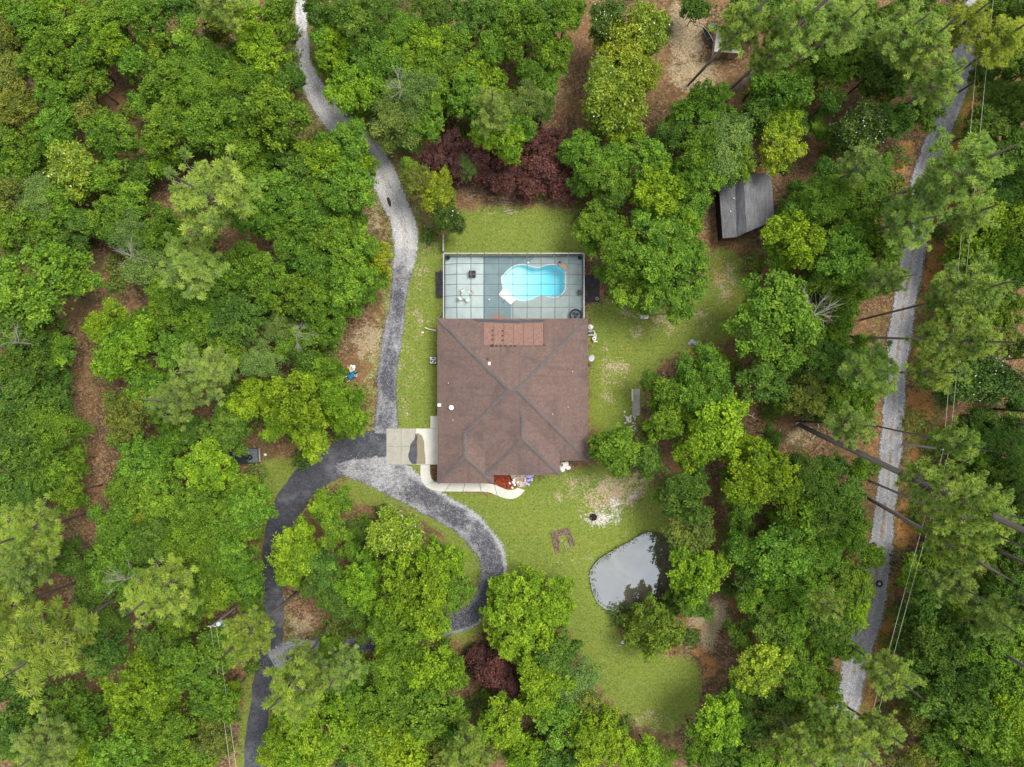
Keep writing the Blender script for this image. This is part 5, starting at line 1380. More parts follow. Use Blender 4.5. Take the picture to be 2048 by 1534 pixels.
def make_crown(name, seed, lobes, clumps, leaves, leaf, flat=0.85, spread=0.66, lobe_r=(0.28, 0.42), clump_sd=0.052, aspect=0.62, mat=None):
    rng = np.random.default_rng(seed)
    P_, N_, S_, T_ = [], [], [], []
    lc = []
    for i in range(lobes):
        rad = math.sqrt((i + 0.3) / lobes) * spread * rng.uniform(0.72, 1.22); a = i * 2.399963 + rng.uniform(-0.35, 0.35) + seed
        R = rng.uniform(lobe_r[0] * .7, lobe_r[1] * 1.12)
        zc = 0.48 * math.sqrt(max(0.02, 1 - (rad / 0.95) ** 2)) * rng.uniform(0.45, 1.3) - 0.1
        lc.append((rad * math.cos(a), rad * math.sin(a), zc * flat, R))
    for i in range(max(3, lobes // 2)):            # hanging lower skirts
        a = rng.uniform(0, 6.28); rad = spread * rng.uniform(0.75, 1.1)
        lc.append((rad * math.cos(a), rad * math.sin(a), -0.34 * rng.uniform(0.6, 1.5), rng.uniform(0.2, 0.32)))
    for x, y, z, R in lc:
        ns = int(rng.integers(5, 9))
        for _ in range(ns):                          # each bough breaks up into smaller sprays
            sd_ = unit(rng.normal(size=3) + np.array([x * .8, y * .8, 0.75]))
            sc = np.array([x, y, z]) + sd_ * np.array([1, 1, .85]) * R * rng.uniform(.45, .95); sr = R * rng.uniform(.28, .58)
            k = max(4, int(clumps * (sr / 0.17) ** 2 * .26))
            d = unit(rng.normal(size=(k * 2, 3)) + np.array([0, 0, 0.5]) + sd_ * .3); d = d[d[:, 2] > -0.4][:k]
            k = len(d)
            c = sc + d * np.array([1.1, 1.1, 0.75]) * sr * rng.uniform(0.7, 1.15, (k, 1))
            base_t = rng.normal(.42, .17)
            ct = np.clip(rng.normal(base_t, 0.2, k), 0, 1)
            off = rng.normal(size=(k, leaves, 3)) * clump_sd * np.array([1, 1, 0.6]) * rng.uniform(0.6, 1.5, (k, 1, 1))
            p = c[:, None] + off
            nr = unit(d[:, None] * 0.5 + np.array([0, 0, 0.5]) + rng.normal(size=(k, leaves, 3)) * 0.6)
            P_.append(p.reshape(-1, 3)); N_.append(nr.reshape(-1, 3)); S_.append(leaf * rng.uniform(0.6, 1.4, k * leaves)); T_.append(np.clip(np.repeat(ct, leaves) + rng.normal(0, 0.13, k * leaves), 0, 1))
    m = lobes * 26                                   # inner filler leaves, added to block light through the crown
    a = rng.uniform(0, 6.28, m); rad = np.sqrt(rng.uniform(0, 1, m)) * spread * 1.05
    P_.append(np.stack([rad * np.cos(a), rad * np.sin(a), rng.uniform(-0.3, 0.16, m)], 1)); N_.append(unit(np.array([0, 0, 1.0]) + rng.normal(size=(m, 3)) * 0.5)); S_.append(np.full(m, leaf * 1.7)); T_.append(rng.uniform(0.15, 0.6, m))
    v = leaf_quads(np.concatenate(P_), np.concatenate(N_), np.concatenate(S_), aspect, rng)
    me = np_mesh(name, v, len(v) // 4, 4, np.concatenate(T_))
    me.materials.append(mat or M_LEAF)
    # limbs to every lobe
    lb = MB()
    for x, y, z, R in lc:
        q = Vector((x, y, z)); st = Vector((x * .08, y * .08, -0.55 + 0.12 * rng.uniform()))
        mid_ = st.lerp(q, .5) + Vector((rng.uniform(-.05, .05), rng.uniform(-.05, .05), -.04))
        lb.tube([st, mid_, q + Vector((0, 0, R * .45))], [.024, .015, .006], 5, False)
        for _ in range(3):
            e = q + Vector((rng.uniform(-1, 1), rng.uniform(-1, 1), rng.uniform(.1, 1))).normalized() * R * 0.98
            lb.tube([mid_.lerp(q, .6), e], [.008, .002], 4, False)
    lm = bpy.data.meshes.new(name + '_limbs'); lm.from_pydata(lb.v, [], lb.f); lm.materials.append(M_BARK)
    return me, lm

LARGE = [make_crown('large_crown', 100 + i, 20, 44, 22, 0.056, spread=0.76, lobe_r=(0.19, 0.30), clump_sd=0.034) for i in range(5)]
MED = [make_crown('broad_crown', 200 + i, 13, 40, 20, 0.070, spread=0.72, lobe_r=(0.23, 0.36), clump_sd=0.042) for i in range(8)]
SMALL = [make_crown('small_crown', 300 + i, 8, 36, 17, 0.092, spread=0.62, lobe_r=(0.30, 0.44), clump_sd=0.055) for i in range(4)]
DENSE = [make_crown('dense_crown', 400 + i, 44, 62, 20, 0.046, spread=0.80, lobe_r=(0.17, 0.23), clump_sd=0.026) for i in range(2)]
MAGN = [make_crown('magnolia_crown', 500 + i, 15, 40, 12, 0.095, spread=0.70, lobe_r=(0.24, 0.36), clump_sd=0.062, aspect=0.45, mat=M_GLOSSY_LEAF) for i in range(2)]
WISP = [make_crown('feathery_crown', 600 + i, 15, 48, 24, 0.060, spread=0.74, lobe_r=(0.22, 0.34), clump_sd=0.06, aspect=0.4) for i in range(3)]
BUSH = [make_crown('bush_foliage', 700 + i, 5, 34, 14, 0.12, spread=0.5, lobe_r=(0.36, 0.5), clump_sd=0.08) for i in range(3)]

# trunk template, one metre high
def trunk_mesh(name, r0, r1, mat, seed, flare=1.5, bend=0.02):
    rr = random.Random(seed); mb = MB()
    pts = [(rr.uniform(-bend, bend) * (k > 0), rr.uniform(-bend, bend) * (k > 0), k / 6) for k in range(7)]
    rad = [r0 * flare] + [r0 + (r1 - r0) * k / 6 for k in range(1, 7)]
    if 'pine' in name: rad = [1.3, 1.0, .92, .82, .66, .38, .06]
    mb.tube(pts, rad, 9)
    me = bpy.data.meshes.new(name); me.from_pydata(mb.v, [], mb.f); me.polygons.foreach_set('use_smooth', [True] * len(me.polygons)); me.materials.append(mat)
    return me
TRUNK = [trunk_mesh('trunk', 1.0, 0.6, M_BARK, i, 1.5, 0.6) for i in range(3)]
PTRUNK = [trunk_mesh('pine_trunk', 1.0, 0.38, M_PINE_BARK, i, 1.3, 1.1) for i in range(3)]

# pine crown: real metres, centre of the crown at the origin, 11 m deep
def make_pine(name, seed, branches=46, hc=10.5, R=3.1, tufts=8, needles=72):
    rng = np.random.default_rng(seed)
    lb = MB(); cs, ax = [], []
    for i in range(branches):
        t = (i + rng.uniform(0, 1)) / branches
        z = -hc * 0.5 + hc * t
        prof = (0.45 + 1.1 * t) if t < 0.45 else (1.02 - 0.85 * ((t - 0.45) / 0.55) ** 1.6)
        L = R * prof * rng.uniform(0.7, 1.15)
        a = i * 2.399963 + rng.uniform(-.4, .4); el = rng.uniform(0.05, 0.35) + 0.5 * t
        d = np.array([math.cos(a) * math.cos(el), math.sin(a) * math.cos(el), math.sin(el)])
        st = np.array([0, 0, z]); md = st + d * L * .55 + np.array([0, 0, -0.06 * L]); en = st + d * L + np.array([0, 0, 0.12 * L])
        lb.tube([st, md, en], [.075 * (1.2 - t), .04, .012], 5, False)
        k = max(3, int(tufts * L / R))
        for j in range(k):
            f = rng.uniform(0.38, 1.05); base = st + (md - st) * (f / .55) if f < .55 else md + (en - md) * ((f - .55) / .45)
            side = rng.normal(size=3) * np.array([1, 1, .45]); side /= np.linalg.norm(side)
            ln = rng.uniform(.25, .75) * (0.4 + 0.5 * L / R)
            c = base + side * ln + np.array([0, 0, .12])
            if rng.uniform() < .5: lb.tube([base, c], [.018, .008], 4, False)
            cs.append(c); ax.append(unit(side * .6 + d * .5 + np.array([0, 0, .7])))
    for j in range(14):
        cs.append(np.array([rng.normal() * .4, rng.normal() * .4, hc * .5 + rng.uniform(-.6, .6)])); ax.append(np.array([0, 0, 1.0]))
    for j in range(4):       # a few dead snags under the crown
        a = rng.uniform(0, 6.28); z = -hc * .5 - rng.uniform(0, .5)
        lb.tube([(0, 0, z), (math.cos(a) * .9, math.sin(a) * .9, z + .15), (math.cos(a) * 1.7, math.sin(a) * 1.7, z + .1)], [.05, .03, .01], 4, False)
    cs = np.array(cs); ax = np.array(ax); n = len(cs)
    d = unit(ax[:, None] * 0.42 + unit(rng.normal(size=(n, needles, 3))) * 0.95)
    Ln = 0.34 * rng.uniform(.75, 1.2, (n, needles, 1)) * rng.uniform(.8, 1.35, (n, 1, 1))
    sd_ = unit(np.cross(d, rng.normal(size=d.shape))) * 0.032
    b = cs[:, None] + d * 0.02
    v = np.stack([b - sd_, b + sd_, b + d * Ln + sd_ * .5, b + d * Ln - sd_ * .5], 2).reshape(-1, 3)
    tint = np.clip(np.repeat(rng.normal(.45, .18, n), needles) + rng.normal(0, .12, n * needles), 0, 1)
    me = np_mesh(name, v, n * needles, 4, tint); me.materials.append(M_NEEDLE)
    lm = bpy.data.meshes.new(name + '_branches'); lm.from_pydata(lb.v, [], lb.f); lm.materials.append(M_PINE_BARK)
    return me, lm
PINE = [make_pine('pine_crown', 800 + i) for i in range(5)]

KIND = {   # colour (linear), words
    'a': ((0.122, 0.232, 0.030), 'mid green'), 'b': ((0.168, 0.290, 0.024), 'bright green'), 'y': ((0.235, 0.315, 0.034), 'yellow-green'),
    'd': ((0.088, 0.170, 0.032), 'deep green'), 'w': ((0.150, 0.240, 0.072), 'pale grey-green'), 'o': ((0.140, 0.180, 0.042), 'olive green'),
    'm': ((0.068, 0.129, 0.023), 'dark glossy'), 'l': ((0.200, 0.275, 0.026), 'lime green'), 'u': ((0.125, 0.058, 0.066), 'burgundy'), 'g': ((0.130, 0.215, 0.034), 'soft green'), 'p': ((0.215, 0.325, 0.080), 'pale green')}
ZONES = [(120, 110, 'upper left corner of the wood'), (350, 110, 'wood along the top left edge'), (510, 170, 'wood left of the upper gravel drive'), (110, 340, 'wood below the upper left corner'), (330, 300, 'wood around the upper left pine'),
    (610, 370, 'wood left of the drive bend'), (60, 600, 'left edge wood beyond the dirt track'), (60, 850, 'left edge wood beside the dirt track'), (340, 560, 'wood right of the dirt track'), (620, 560, 'wood left of the pool cage'),
    (300, 740, 'wood right of the dirt track bend'), (570, 730, 'wood left of the west lawn'), (640, 850, 'clump above the asphalt bend'), (330, 950, 'wood left of the parked pickup'), (450, 1060, 'wood below the parked pickup'),
    (100, 1060, 'lower left edge of the wood'), (250, 1200, 'wood left of the transformer pole'), (110, 1430, 'bottom left corner of the wood'), (330, 1420, 'wood left of the lower cables'), (470, 1250, 'strip left of the asphalt drive'),
    (620, 1070, 'left part of the drive island'), (820, 1160, 'middle of the drive island'), (620, 1400, 'wood right of the lower asphalt drive'), (800, 1400, 'wood below the drive loop'), (950, 1430, 'bottom edge wood beside the burgundy shrubs'),
    (1140, 1420, 'wood below the round lawn tree'), (1300, 1500, 'bottom edge of the south lawn'), (700, 90, 'wood right of the upper gravel drive'), (860, 100, 'top edge wood above the pool'), (1020, 110, 'wood left of the upper dirt path'),
    (830, 240, 'stand above the drive bend'), (990, 260, 'stand behind the burgundy shrubs'), (860, 400, 'group beside the pool lawn corner'), (1240, 130, 'row beside the upper dirt path'), (1170, 330, 'group right of the burgundy shrubs'),
    (1290, 440, 'clump right of the pool cage'), (1420, 240, 'group above the grey shed'), (1560, 220, 'stand right of the straw clearing'), (1680, 60, 'top edge wood left of the lane'), (1720, 270, 'group left of the lane top'),
    (1650, 480, 'stand right of the grey shed'), (1560, 700, 'stand right of the east lawn'), (1400, 820, 'clump beside the old concrete slab'), (1240, 900, 'corner of the house'), (1510, 950, 'stand above the pond'),
    (1360, 1010, 'bank above the pond'), (1370, 1180, 'bank of the pond'), (1650, 750, 'thicket left of the lane middle'), (1640, 1030, 'thicket left of the lane below the tall pine'), (1590, 1150, 'stand right of the pond'),
    (1530, 1330, 'stand right of the orange clay heap'), (1630, 1320, 'thicket left of the lower lane'), (1480, 1460, 'bottom edge wood right of the south lawn'), (1980, 170, 'top right corner of the wood'), (1980, 430, 'right edge wood beyond the cables'),
    (1970, 620, 'right edge wood above the lane magnolia'), (1980, 930, 'right edge wood below the lane magnolia'), (1900, 1180, 'wood right of the lane log'), (1890, 1340, 'wood right of the lower lane'), (1960, 1470, 'bottom right corner of the wood')]
ORD = ['first', 'second', 'third', 'fourth', 'fifth', 'sixth', 'seventh', 'eighth', 'ninth', 'tenth', 'eleventh', 'twelfth', 'thirteenth', 'fourteenth', 'fifteenth']
TREES = []       # (object, px, py, kind word, noun)

vr = random.Random(31)
def jitter(c, amt=0.16):
    v = vr.uniform(1 - amt, 1 + amt); h = vr.uniform(-amt, amt) * 0.6
    return (c[0] * v * (1 + h), c[1] * v, c[2] * v * (1 - h), 1.0)

def place_tree(px, py, rpx, kind, h=None, label=None, name=None, flat=None, tmpl=None):
    base, word = KIND[kind]
    shrub = kind == 'u'
    # solve for crown radius and height together
    r = rpx * M_PER * (H - 8)
    for _ in range(3):
        hh = h if h else (max(2.2, 1.5 * r) if shrub else min(15.5, max(4.0, 1.9 * r + 2.2 + vr.uniform(-1.2, 1.2))))
        zc = max(hh - 0.55 * r, 0.75 * r)
        r = rpx * M_PER * (H - zc)
    c = P(px, py, zc)
    is_small = rpx <= 44 and not shrub and kind not in 'ml'  # ordinary broadleaf trees with smaller crowns, split off by crown radius
    nm = name or ('magnolia_tree' if kind in 'ml' else 'burgundy_shrub' if shrub else 'treelet' if is_small else 'broadleaf_tree')
    t = empty(nm, (c.x, c.y, 0))
    if tmpl: me, lm = tmpl
    elif kind in 'ml': me, lm = vr.choice(MAGN)
    elif kind == 'w': me, lm = vr.choice(WISP)
    elif shrub: me, lm = vr.choice(SMALL + MED[:2])
    elif r > 4.1: me, lm = vr.choice(LARGE)
    elif r > 2.6: me, lm = vr.choice(MED + WISP[:1] + MED)
    else: me, lm = vr.choice(SMALL)
    cr = link('crown', me, None, t); cr.location = (0, 0, zc); sz = r * (1.05 if px < 540 or (px < 720 and py < 330) or px > 1880 or (py > 1330 and px < 900) else 0.975)
    cr.scale = (sz * vr.uniform(.85, 1.15), sz * vr.uniform(.85, 1.15), sz * (flat or vr.uniform(.9, 1.2)))
    cr.rotation_euler = (vr.uniform(-.12, .12), vr.uniform(-.12, .12), vr.uniform(0, 6.28)); cr.color = jitter(base)
    li = link('limbs', lm, None, t); li.location = cr.location; li.scale = cr.scale; li.rotation_euler = cr.rotation_euler
    if not shrub:
        tr = link('trunk', vr.choice(TRUNK), None, t); rt = 0.035 * hh ** 0.9 * 0.42
        tr.scale = (rt, rt, max(zc - r * .35, 1.0))
    if kind in 'ml':
        mb = MB(); rr = random.Random(int(px))
        for k in range((20 if r > 2.4 else 6) if kind == 'm' else 8):
            a = rr.uniform(0, 6.28); q = math.sqrt(rr.uniform(.02, .85)); p_ = Vector((q * math.cos(a), q * math.sin(a), .62 * math.sqrt(max(.05, 1 - q * q)) + .05)); s_ = rr.uniform(.010, .018) * 3.4 / r
            for j in range(6):
                b = j * 1.047; mb.add([p_, p_ + Vector((math.cos(b - .4) * s_, math.sin(b - .4) * s_, s_ * .5)), p_ + Vector((math.cos(b) * s_ * 1.7, math.sin(b) * s_ * 1.7, s_ * .8)), p_ + Vector((math.cos(b + .4) * s_, math.sin(b + .4) * s_, s_ * .5))], [(0, 1, 2, 3)])
        fl = mb.build('blossoms', plain('magnolia_petal', (0.82, 0.80, 0.70), .6), t); fl.location = cr.location; fl.scale = cr.scale; tag(fl, kind='stuff')
    cat = 'shrub' if shrub else 'treelet' if is_small else 'tree'
    if label: tag(t, label, cat)
    else: TREES.append((t, px, py, word, 'magnolia' if kind in 'ml' else 'shrub' if shrub else 'treelet' if is_small else 'broadleaf tree', cat))
    return t

def place_pine(px, py, rpx, bx=None, by=None, zc=None, col=None, label=None):
    zc = zc or 23.0
    if bx is not None:
        rb = math.hypot(bx - 1024, by - 767); rc = math.hypot(px - 1024, py - 767); zc = min(29, max(13, H * (1 - rb / rc)))
    c = P(px, py, zc); r = rpx * M_PER * (H - zc)
    b = P(bx, by) if bx is not None else Vector((c.x + vr.uniform(-.6, .6), c.y + vr.uniform(-.6, .6), 0))
    b.z = -0.1
    # keep the lean believable
    off = Vector((c.x - b.x, c.y - b.y, 0))
    if off.length > 0.16 * zc: off = off * (0.16 * zc / off.length); b = Vector((c.x - off.x, c.y - off.y, -.1))
    t = empty('pine_tree', b)
    ax = (Vector((c.x, c.y, zc)) - b)
    t.rotation_mode = 'QUATERNION'; t.rotation_quaternion = ax.to_track_quat('Z', 'Y')
    me, lm = vr.choice(PINE); k = r / 2.9; kz = max(.55, min(1.05, zc / 24))
    cr = link('crown', me, None, t); cr.location = (0, 0, ax.length); cr.scale = (k, k, kz); cr.rotation_euler = (0, 0, vr.uniform(0, 6.28)); cr.color = jitter(col or KIND['p'][0], .12)
    br = link('branches', lm, None, t); br.location = cr.location; br.scale = cr.scale; br.rotation_euler = cr.rotation_euler
    tr = link('trunk', vr.choice(PTRUNK), None, t); rt = 0.0061 * zc + .02; tr.scale = (rt, rt, ax.length + 4.6 * kz)
    if label: tag(t, label, 'tree')
    else: TREES.append((t, px, py, 'pale green', 'pine', 'tree'))
    return t

TL = """
55 45 50 a|112 18 48 b|165 42 40 a|135 80 38 a|15 80 36 o|20 155 48 o|95 118 52 a|40 220 44 o|115 190 46 a|175 122 42 a|182 168 42 a|218 92 44 b|245 25 46 a|310 42 56 a|372 18 40 d|318 97 30 y|332 160 58 a|270 128 38 a|302 205 36 a|395 98 42 a|432 125 42 a|470 160 46 a|400 172 46 a|440 50 34 o|188 232 42 o|222 272 46 a|112 262 46 a|62 300 48 a|20 335 48 a|10 270 40 d|215 350 36 a|345 258 56 a|425 262 62 a|490 300 46 a|325 312 42 b|285 348 38 d|440 222 46 a|520 170 50 a|562 235 66 a|530 103 46 b|497 45 46 b|498 128 40 a|585 160 30 d|560 35 40 a|15 25 36 a|205 30 36 d|480 220 36 d
649 325 50 b|694 295 46 a|600 335 50 d|560 382 55 a|622 440 58 a|690 385 58 a|512 360 48 a|470 330 40 a|640 385 40 a|560 300 44 a|715 330 36 b|500 420 48 a|545 440 46 a|590 490 48 a
70 575 86 a|20 450 52 a|105 440 46 a|72 398 42 w|140 400 40 a|25 390 40 o|270 480 46 w|310 530 50 w|225 440 46 a|270 420 46 a|180 450 40 d|150 480 36 d|330 470 50 a|30 660 55 d|85 660 44 d|55 725 62 d|40 800 60 d|105 790 46 d|110 855 50 a|45 880 62 d|95 935 58 a|40 975 56 d|140 985 42 a|20 730 40 a|120 700 36 a|150 920 34 a|30 1030 40 d
215 652 46 b|250 705 62 b|302 645 42 a|335 600 46 a|390 595 48 a|478 637 56 d|540 565 55 a|605 600 60 a|625 520 58 a|645 655 44 a|560 660 42 w|530 722 42 w|300 790 54 a|262 825 48 o|590 690 40 a|440 560 46 a|490 520 48 a|430 620 44 a|400 660 46 a|350 700 46 a|450 700 48 a|610 720 40 d|660 600 40 a
509 794 46 b|600 800 66 b|680 802 60 b|622 868 52 b|556 850 42 b|470 825 46 a|450 872 48 d|350 872 36 a|420 930 52 b|292 918 52 a|262 965 48 a|332 985 58 a|400 1000 50 a|292 1030 28 y|478 972 42 a|505 1010 46 a|440 1060 56 a|380 1085 56 a|235 1095 54 a|690 838 46 b|665 748 34 a|630 750 48 a|300 1080 46 d|390 860 34 d|250 880 30 a|480 1040 46 a|425 1125 50 a|380 1040 46 a|240 1030 40 a
745 520 46 y|700 490 56 a|700 560 54 a|650 560 46 a|738 560 36 a|690 610 36 a|730 590 30 a|660 470 44 a|715 440 30 a|740 330 24 a
"""
TL += """
40 1140 50 d|140 1120 46 d|200 1160 50 d|250 1150 46 a|400 1145 54 a|470 1120 50 a|440 1185 48 a|380 1190 44 d|320 1310 58 d|278 1385 82 b|400 1330 60 a|152 1440 60 a|40 1455 60 d|110 1400 50 d|255 1485 64 a|352 1455 58 a|466 1383 26 b|200 1300 50 d|210 1230 44 d|350 1240 48 a|330 1370 46 a|430 1400 48 a|430 1470 46 o|380 1520 50 a|30 1360 56 d|180 1500 50 b|300 1530 46 a|70 1515 50 a|450 1290 40 a|20 1230 50 d|490 1160 40 a|510 1200 30 a
594 1106 55 b|654 1018 38 b|680 1000 36 a|670 1062 40 a|580 1150 32 b|640 1130 40 d|660 1180 44 d|640 1445 78 b|560 1480 44 b|690 1370 56 a|600 1520 50 b|660 1290 30 a|700 1100 28 a|720 1060 26 d
720 1170 48 b|830 1180 84 b|872 1130 60 b|905 1175 46 a|762 1215 46 a|785 1255 44 a|850 1240 46 b|740 1120 36 a|800 1120 44 a|690 1210 40 d|725 1245 36 d
800 1345 56 a|862 1335 56 b|905 1345 36 a|762 1405 56 a|842 1410 70 a|800 1490 64 b|902 1465 54 a|1000 1445 54 b|1050 1505 46 b|870 1520 48 o|730 1480 56 a|950 1500 46 o|720 1340 34 a|690 1330 40 a|780 1300 36 b|820 1300 30 a
1115 1300 46 d|1090 1365 56 b|1150 1365 48 w|1162 1412 46 o|1120 1440 56 a|1182 1470 56 b|1232 1490 44 b|1292 1505 34 b|1332 1515 28 a|1150 1520 46 d|1090 1520 40 d|1210 1430 30 b|1260 1525 30 b
1400 1215 30 d|1372 1205 26 d
1242 900 58 a|1290 920 38 d|1205 895 34 a|1406 772 72 a|1345 792 56 a|1438 852 66 b|1398 895 56 b|1330 850 46 a|1470 900 44 b|1420 720 36 a|1300 870 30 d|1300 760 26 d
1546 645 92 a|1531 765 60 d|1515 948 68 b|1480 995 46 a|1490 900 40 b|1470 960 40 a|1600 700 40 d|1655 715 50 d|1622 785 50 o|1680 640 44 a|1670 690 36 a|1620 640 36 d|1590 740 36 d|1690 780 44 a|1660 820 36 d|1560 810 24 a|1720 690 30 a|1730 770 34 b|1540 870 24 d|1720 820 30 a
1622 958 56 d|1650 1010 56 d|1592 1042 58 a|1560 1095 66 a|1640 1100 56 a|1700 1065 48 a|1690 1000 44 d|1560 1170 56 a|1620 1180 48 a|1690 1160 44 a|1500 1200 38 a|1545 1240 48 d|1485 1100 40 a|1505 1150 40 d|1660 940 40 d|1720 940 30 a|1740 1110 30 a|1480 1050 30 d|1590 1230 46 a|1650 1240 46 d|1700 1220 40 b
1520 1335 62 y|1480 1265 34 d|1600 1335 54 a|1650 1285 46 a|1440 1440 56 b|1400 1490 46 a|1502 1452 46 d|1560 1450 50 o|1590 1505 46 a|1450 1520 46 d|1510 1515 46 a|1650 1370 40 a|1620 1430 40 a|1550 1400 40 d|1640 1500 46 a|1480 1385 36 d|1560 1280 40 a|1700 1500 34 w|1700 1300 26 a
"""
TL += """
700 30 50 d|762 42 50 d|682 100 48 b|742 122 56 a|702 175 52 b|802 60 48 a|852 92 48 b|872 30 48 d|942 42 54 d|992 92 52 a|1052 60 56 a|1082 28 46 d|1102 105 48 a|1062 152 48 a|960 165 56 b|902 140 48 a|1002 212 44 a|1062 205 42 w|1000 272 56 b|935 195 48 a|1130 25 46 a|660 60 40 a|640 20 36 d|780 110 40 a|830 140 44 a|1030 20 44 a|980 30 44 d|720 70 40 d|910 80 40 a|1090 170 38 a|1040 250 36 a|880 200 40 a|660 130 30 b|960 220 36 d|1085 215 30 d
825 190 62 w|795 235 56 w|850 235 44 a|745 215 34 a|860 170 46 a|815 275 34 w|770 185 40 a
1160 305 46 a|1192 352 44 a|1225 320 44 a|1160 365 34 d|835 362 32 o|820 340 24 a
1370 250 46 a|1402 215 56 a|1442 285 62 w|1390 300 50 a|1345 270 36 d|1470 330 44 a|1410 350 44 a|1450 240 40 a
1200 445 46 a|1292 330 60 a|1312 385 60 b|1245 505 66 a|1322 505 82 a|1352 565 70 a|1262 570 54 a|1300 445 46 a|1180 490 26 a|1375 500 46 a|1290 590 40 a|1350 450 44 b|1220 400 34 d|1245 360 40 a|1385 410 40 a|1360 360 44 a|1210 545 24 a
1570 185 62 a|1545 130 40 d|1560 235 46 b|1520 160 40 a|1605 150 30 a|1590 250 34 d|1500 250 36 d|1520 225 40 d|1500 20 46 d|1390 20 34 d|1540 20 40 d
1680 130 46 a|1700 30 46 d|1650 60 40 d|1640 130 36 d|1720 110 44 d|1760 60 46 d|1760 180 40 o|1660 170 34 o|1800 150 46 d|1740 150 40 d|1820 20 46 d|1790 240 40 d|1640 260 24 a|1800 100 40 o|1860 60 40 a|1660 200 30 d|1850 230 36 d
1642 405 56 a|1702 440 58 a|1592 480 66 b|1682 520 66 a|1722 560 50 a|1650 560 54 a|1600 420 40 a|1730 480 44 a|1680 370 44 a|1740 400 40 d|1690 590 40 a|1560 510 40 a|1630 600 30 d|1770 500 34 a|1650 340 30 d|1740 350 40 d|1780 380 34 o|1760 330 30 a|1590 380 24 d|1570 420 20 d
1975 245 44 d|2005 200 48 d|2025 300 56 d|1980 330 46 d|2030 120 44 d|2000 20 50 d|2035 40 44 d|2040 210 44 d|2030 380 46 d|1970 150 30 d|1990 110 34 o
1962 470 62 b|2005 545 54 a|1980 405 46 d|2035 470 50 a|1960 540 50 a|2040 540 40 a|1930 520 36 a|2000 620 44 a|1945 620 46 a|1930 690 44 o|1985 680 40 o|2040 430 40 o|1960 590 40 d
2035 690 30 d|2035 800 30 d|1960 860 40 d|2010 880 44 d|2040 930 46 d|1960 930 40 d|2000 970 46 d|2040 1010 50 d|1990 1040 46 d|1930 860 30 o|1940 980 36 o|1960 1070 46 d|2030 1080 46 d|2035 860 36 d|1950 900 34 a
1862 1290 76 d|1905 1375 76 d|1962 1330 66 a|2005 1285 52 a|1950 1455 62 a|1850 1200 50 d|1880 1140 44 b|1930 1120 46 o|2000 1180 50 d|2035 1140 46 d|2035 1350 50 a|2010 1420 56 b|1880 1460 44 d|1830 1150 40 b|1900 1210 46 b|1960 1180 46 a|2030 1230 44 d|2030 1490 50 b|1960 1520 46 a|1840 1370 44 d|1920 1280 50 d|1860 1110 36 a|1980 1110 44 d|1830 1440 36 o|1840 1510 34 o|1900 1515 40 a|1835 1240 36 b|1870 1400 46 d
"""
for ent in TL.replace('\n', '|').split('|'):
    q = ent.split()
    if len(q) == 4: place_tree(int(q[0]), int(q[1]), int(q[2]), q[3])

place_tree(1392, 1145, 66, 'b', 7.5, 'bright green tree on the right bank of the pond')
place_tree(1384, 1068, 58, 'o', 7.0, 'olive green tree at the pond\'s top right corner')
place_tree(1306, 1254, 66, 'g', 5.6, 'soft green tree at the foot of the pond')
place_tree(1340, 1196, 20, 'd', 2.6, 'small dark bush at the pond\'s lower right edge', 'bank_bush')
place_tree(1366, 985, 60, 'd', 9.0, 'dark cedar-like tree above the pond')
place_tree(1060, 1232, 90, 'b', 8.5, 'round bright green tree alone on the lawn beside the drive loop', 'broadleaf_tree', 0.95, DENSE[0])
for x, y, r, k, lb in ((155, 342, 58, 'l', 'lime magnolia in the upper left wood'), (790, 1065, 62, 'l', 'lime magnolia with white blossoms on the drive island'), (1245, 105, 62, 'l', 'lime magnolia left of the straw clearing, middle of its row'),
        (1292, 62, 56, 'l', 'lime magnolia nearest the top edge beside the straw clearing'), (1232, 222, 66, 'l', 'lime magnolia at the lower end of the row by the dirt path'), (1205, 160, 46, 'l', 'small lime magnolia against the upper dirt path'),
        (1212, 40, 44, 'm', 'dark magnolia at the top edge beside the dirt path'), (1715, 262, 58, 'm', 'dark magnolia with white blossoms left of the lane'), (1985, 760, 50, 'm', 'magnolia right of the lane, right half of the hedge-like pair'), (1920, 762, 54, 'm', 'magnolia right of the lane, left half of the hedge-like pair'),
        (897, 440, 36, 'm', 'small dark magnolia at the corner of the pool lawn'), (1275, 150, 50, 'l', 'lime magnolia facing the straw clearing'), (1248, 278, 40, 'b', 'bright tree below the lime magnolia row'), (1560, 292, 52, 'y', 'yellow-green tree above the grey shed'), (876, 388, 44, 'y', 'yellow-green shrub tree left of the pool lawn'), (1222, 178, 44, 'l', 'lime magnolia in the middle of the row by the dirt path')):
    t = place_tree(x, y, r, k, 6.0 if (x, y) in ((897, 440), (876, 388)) else (8.5 if k in 'lm' else None), lb)
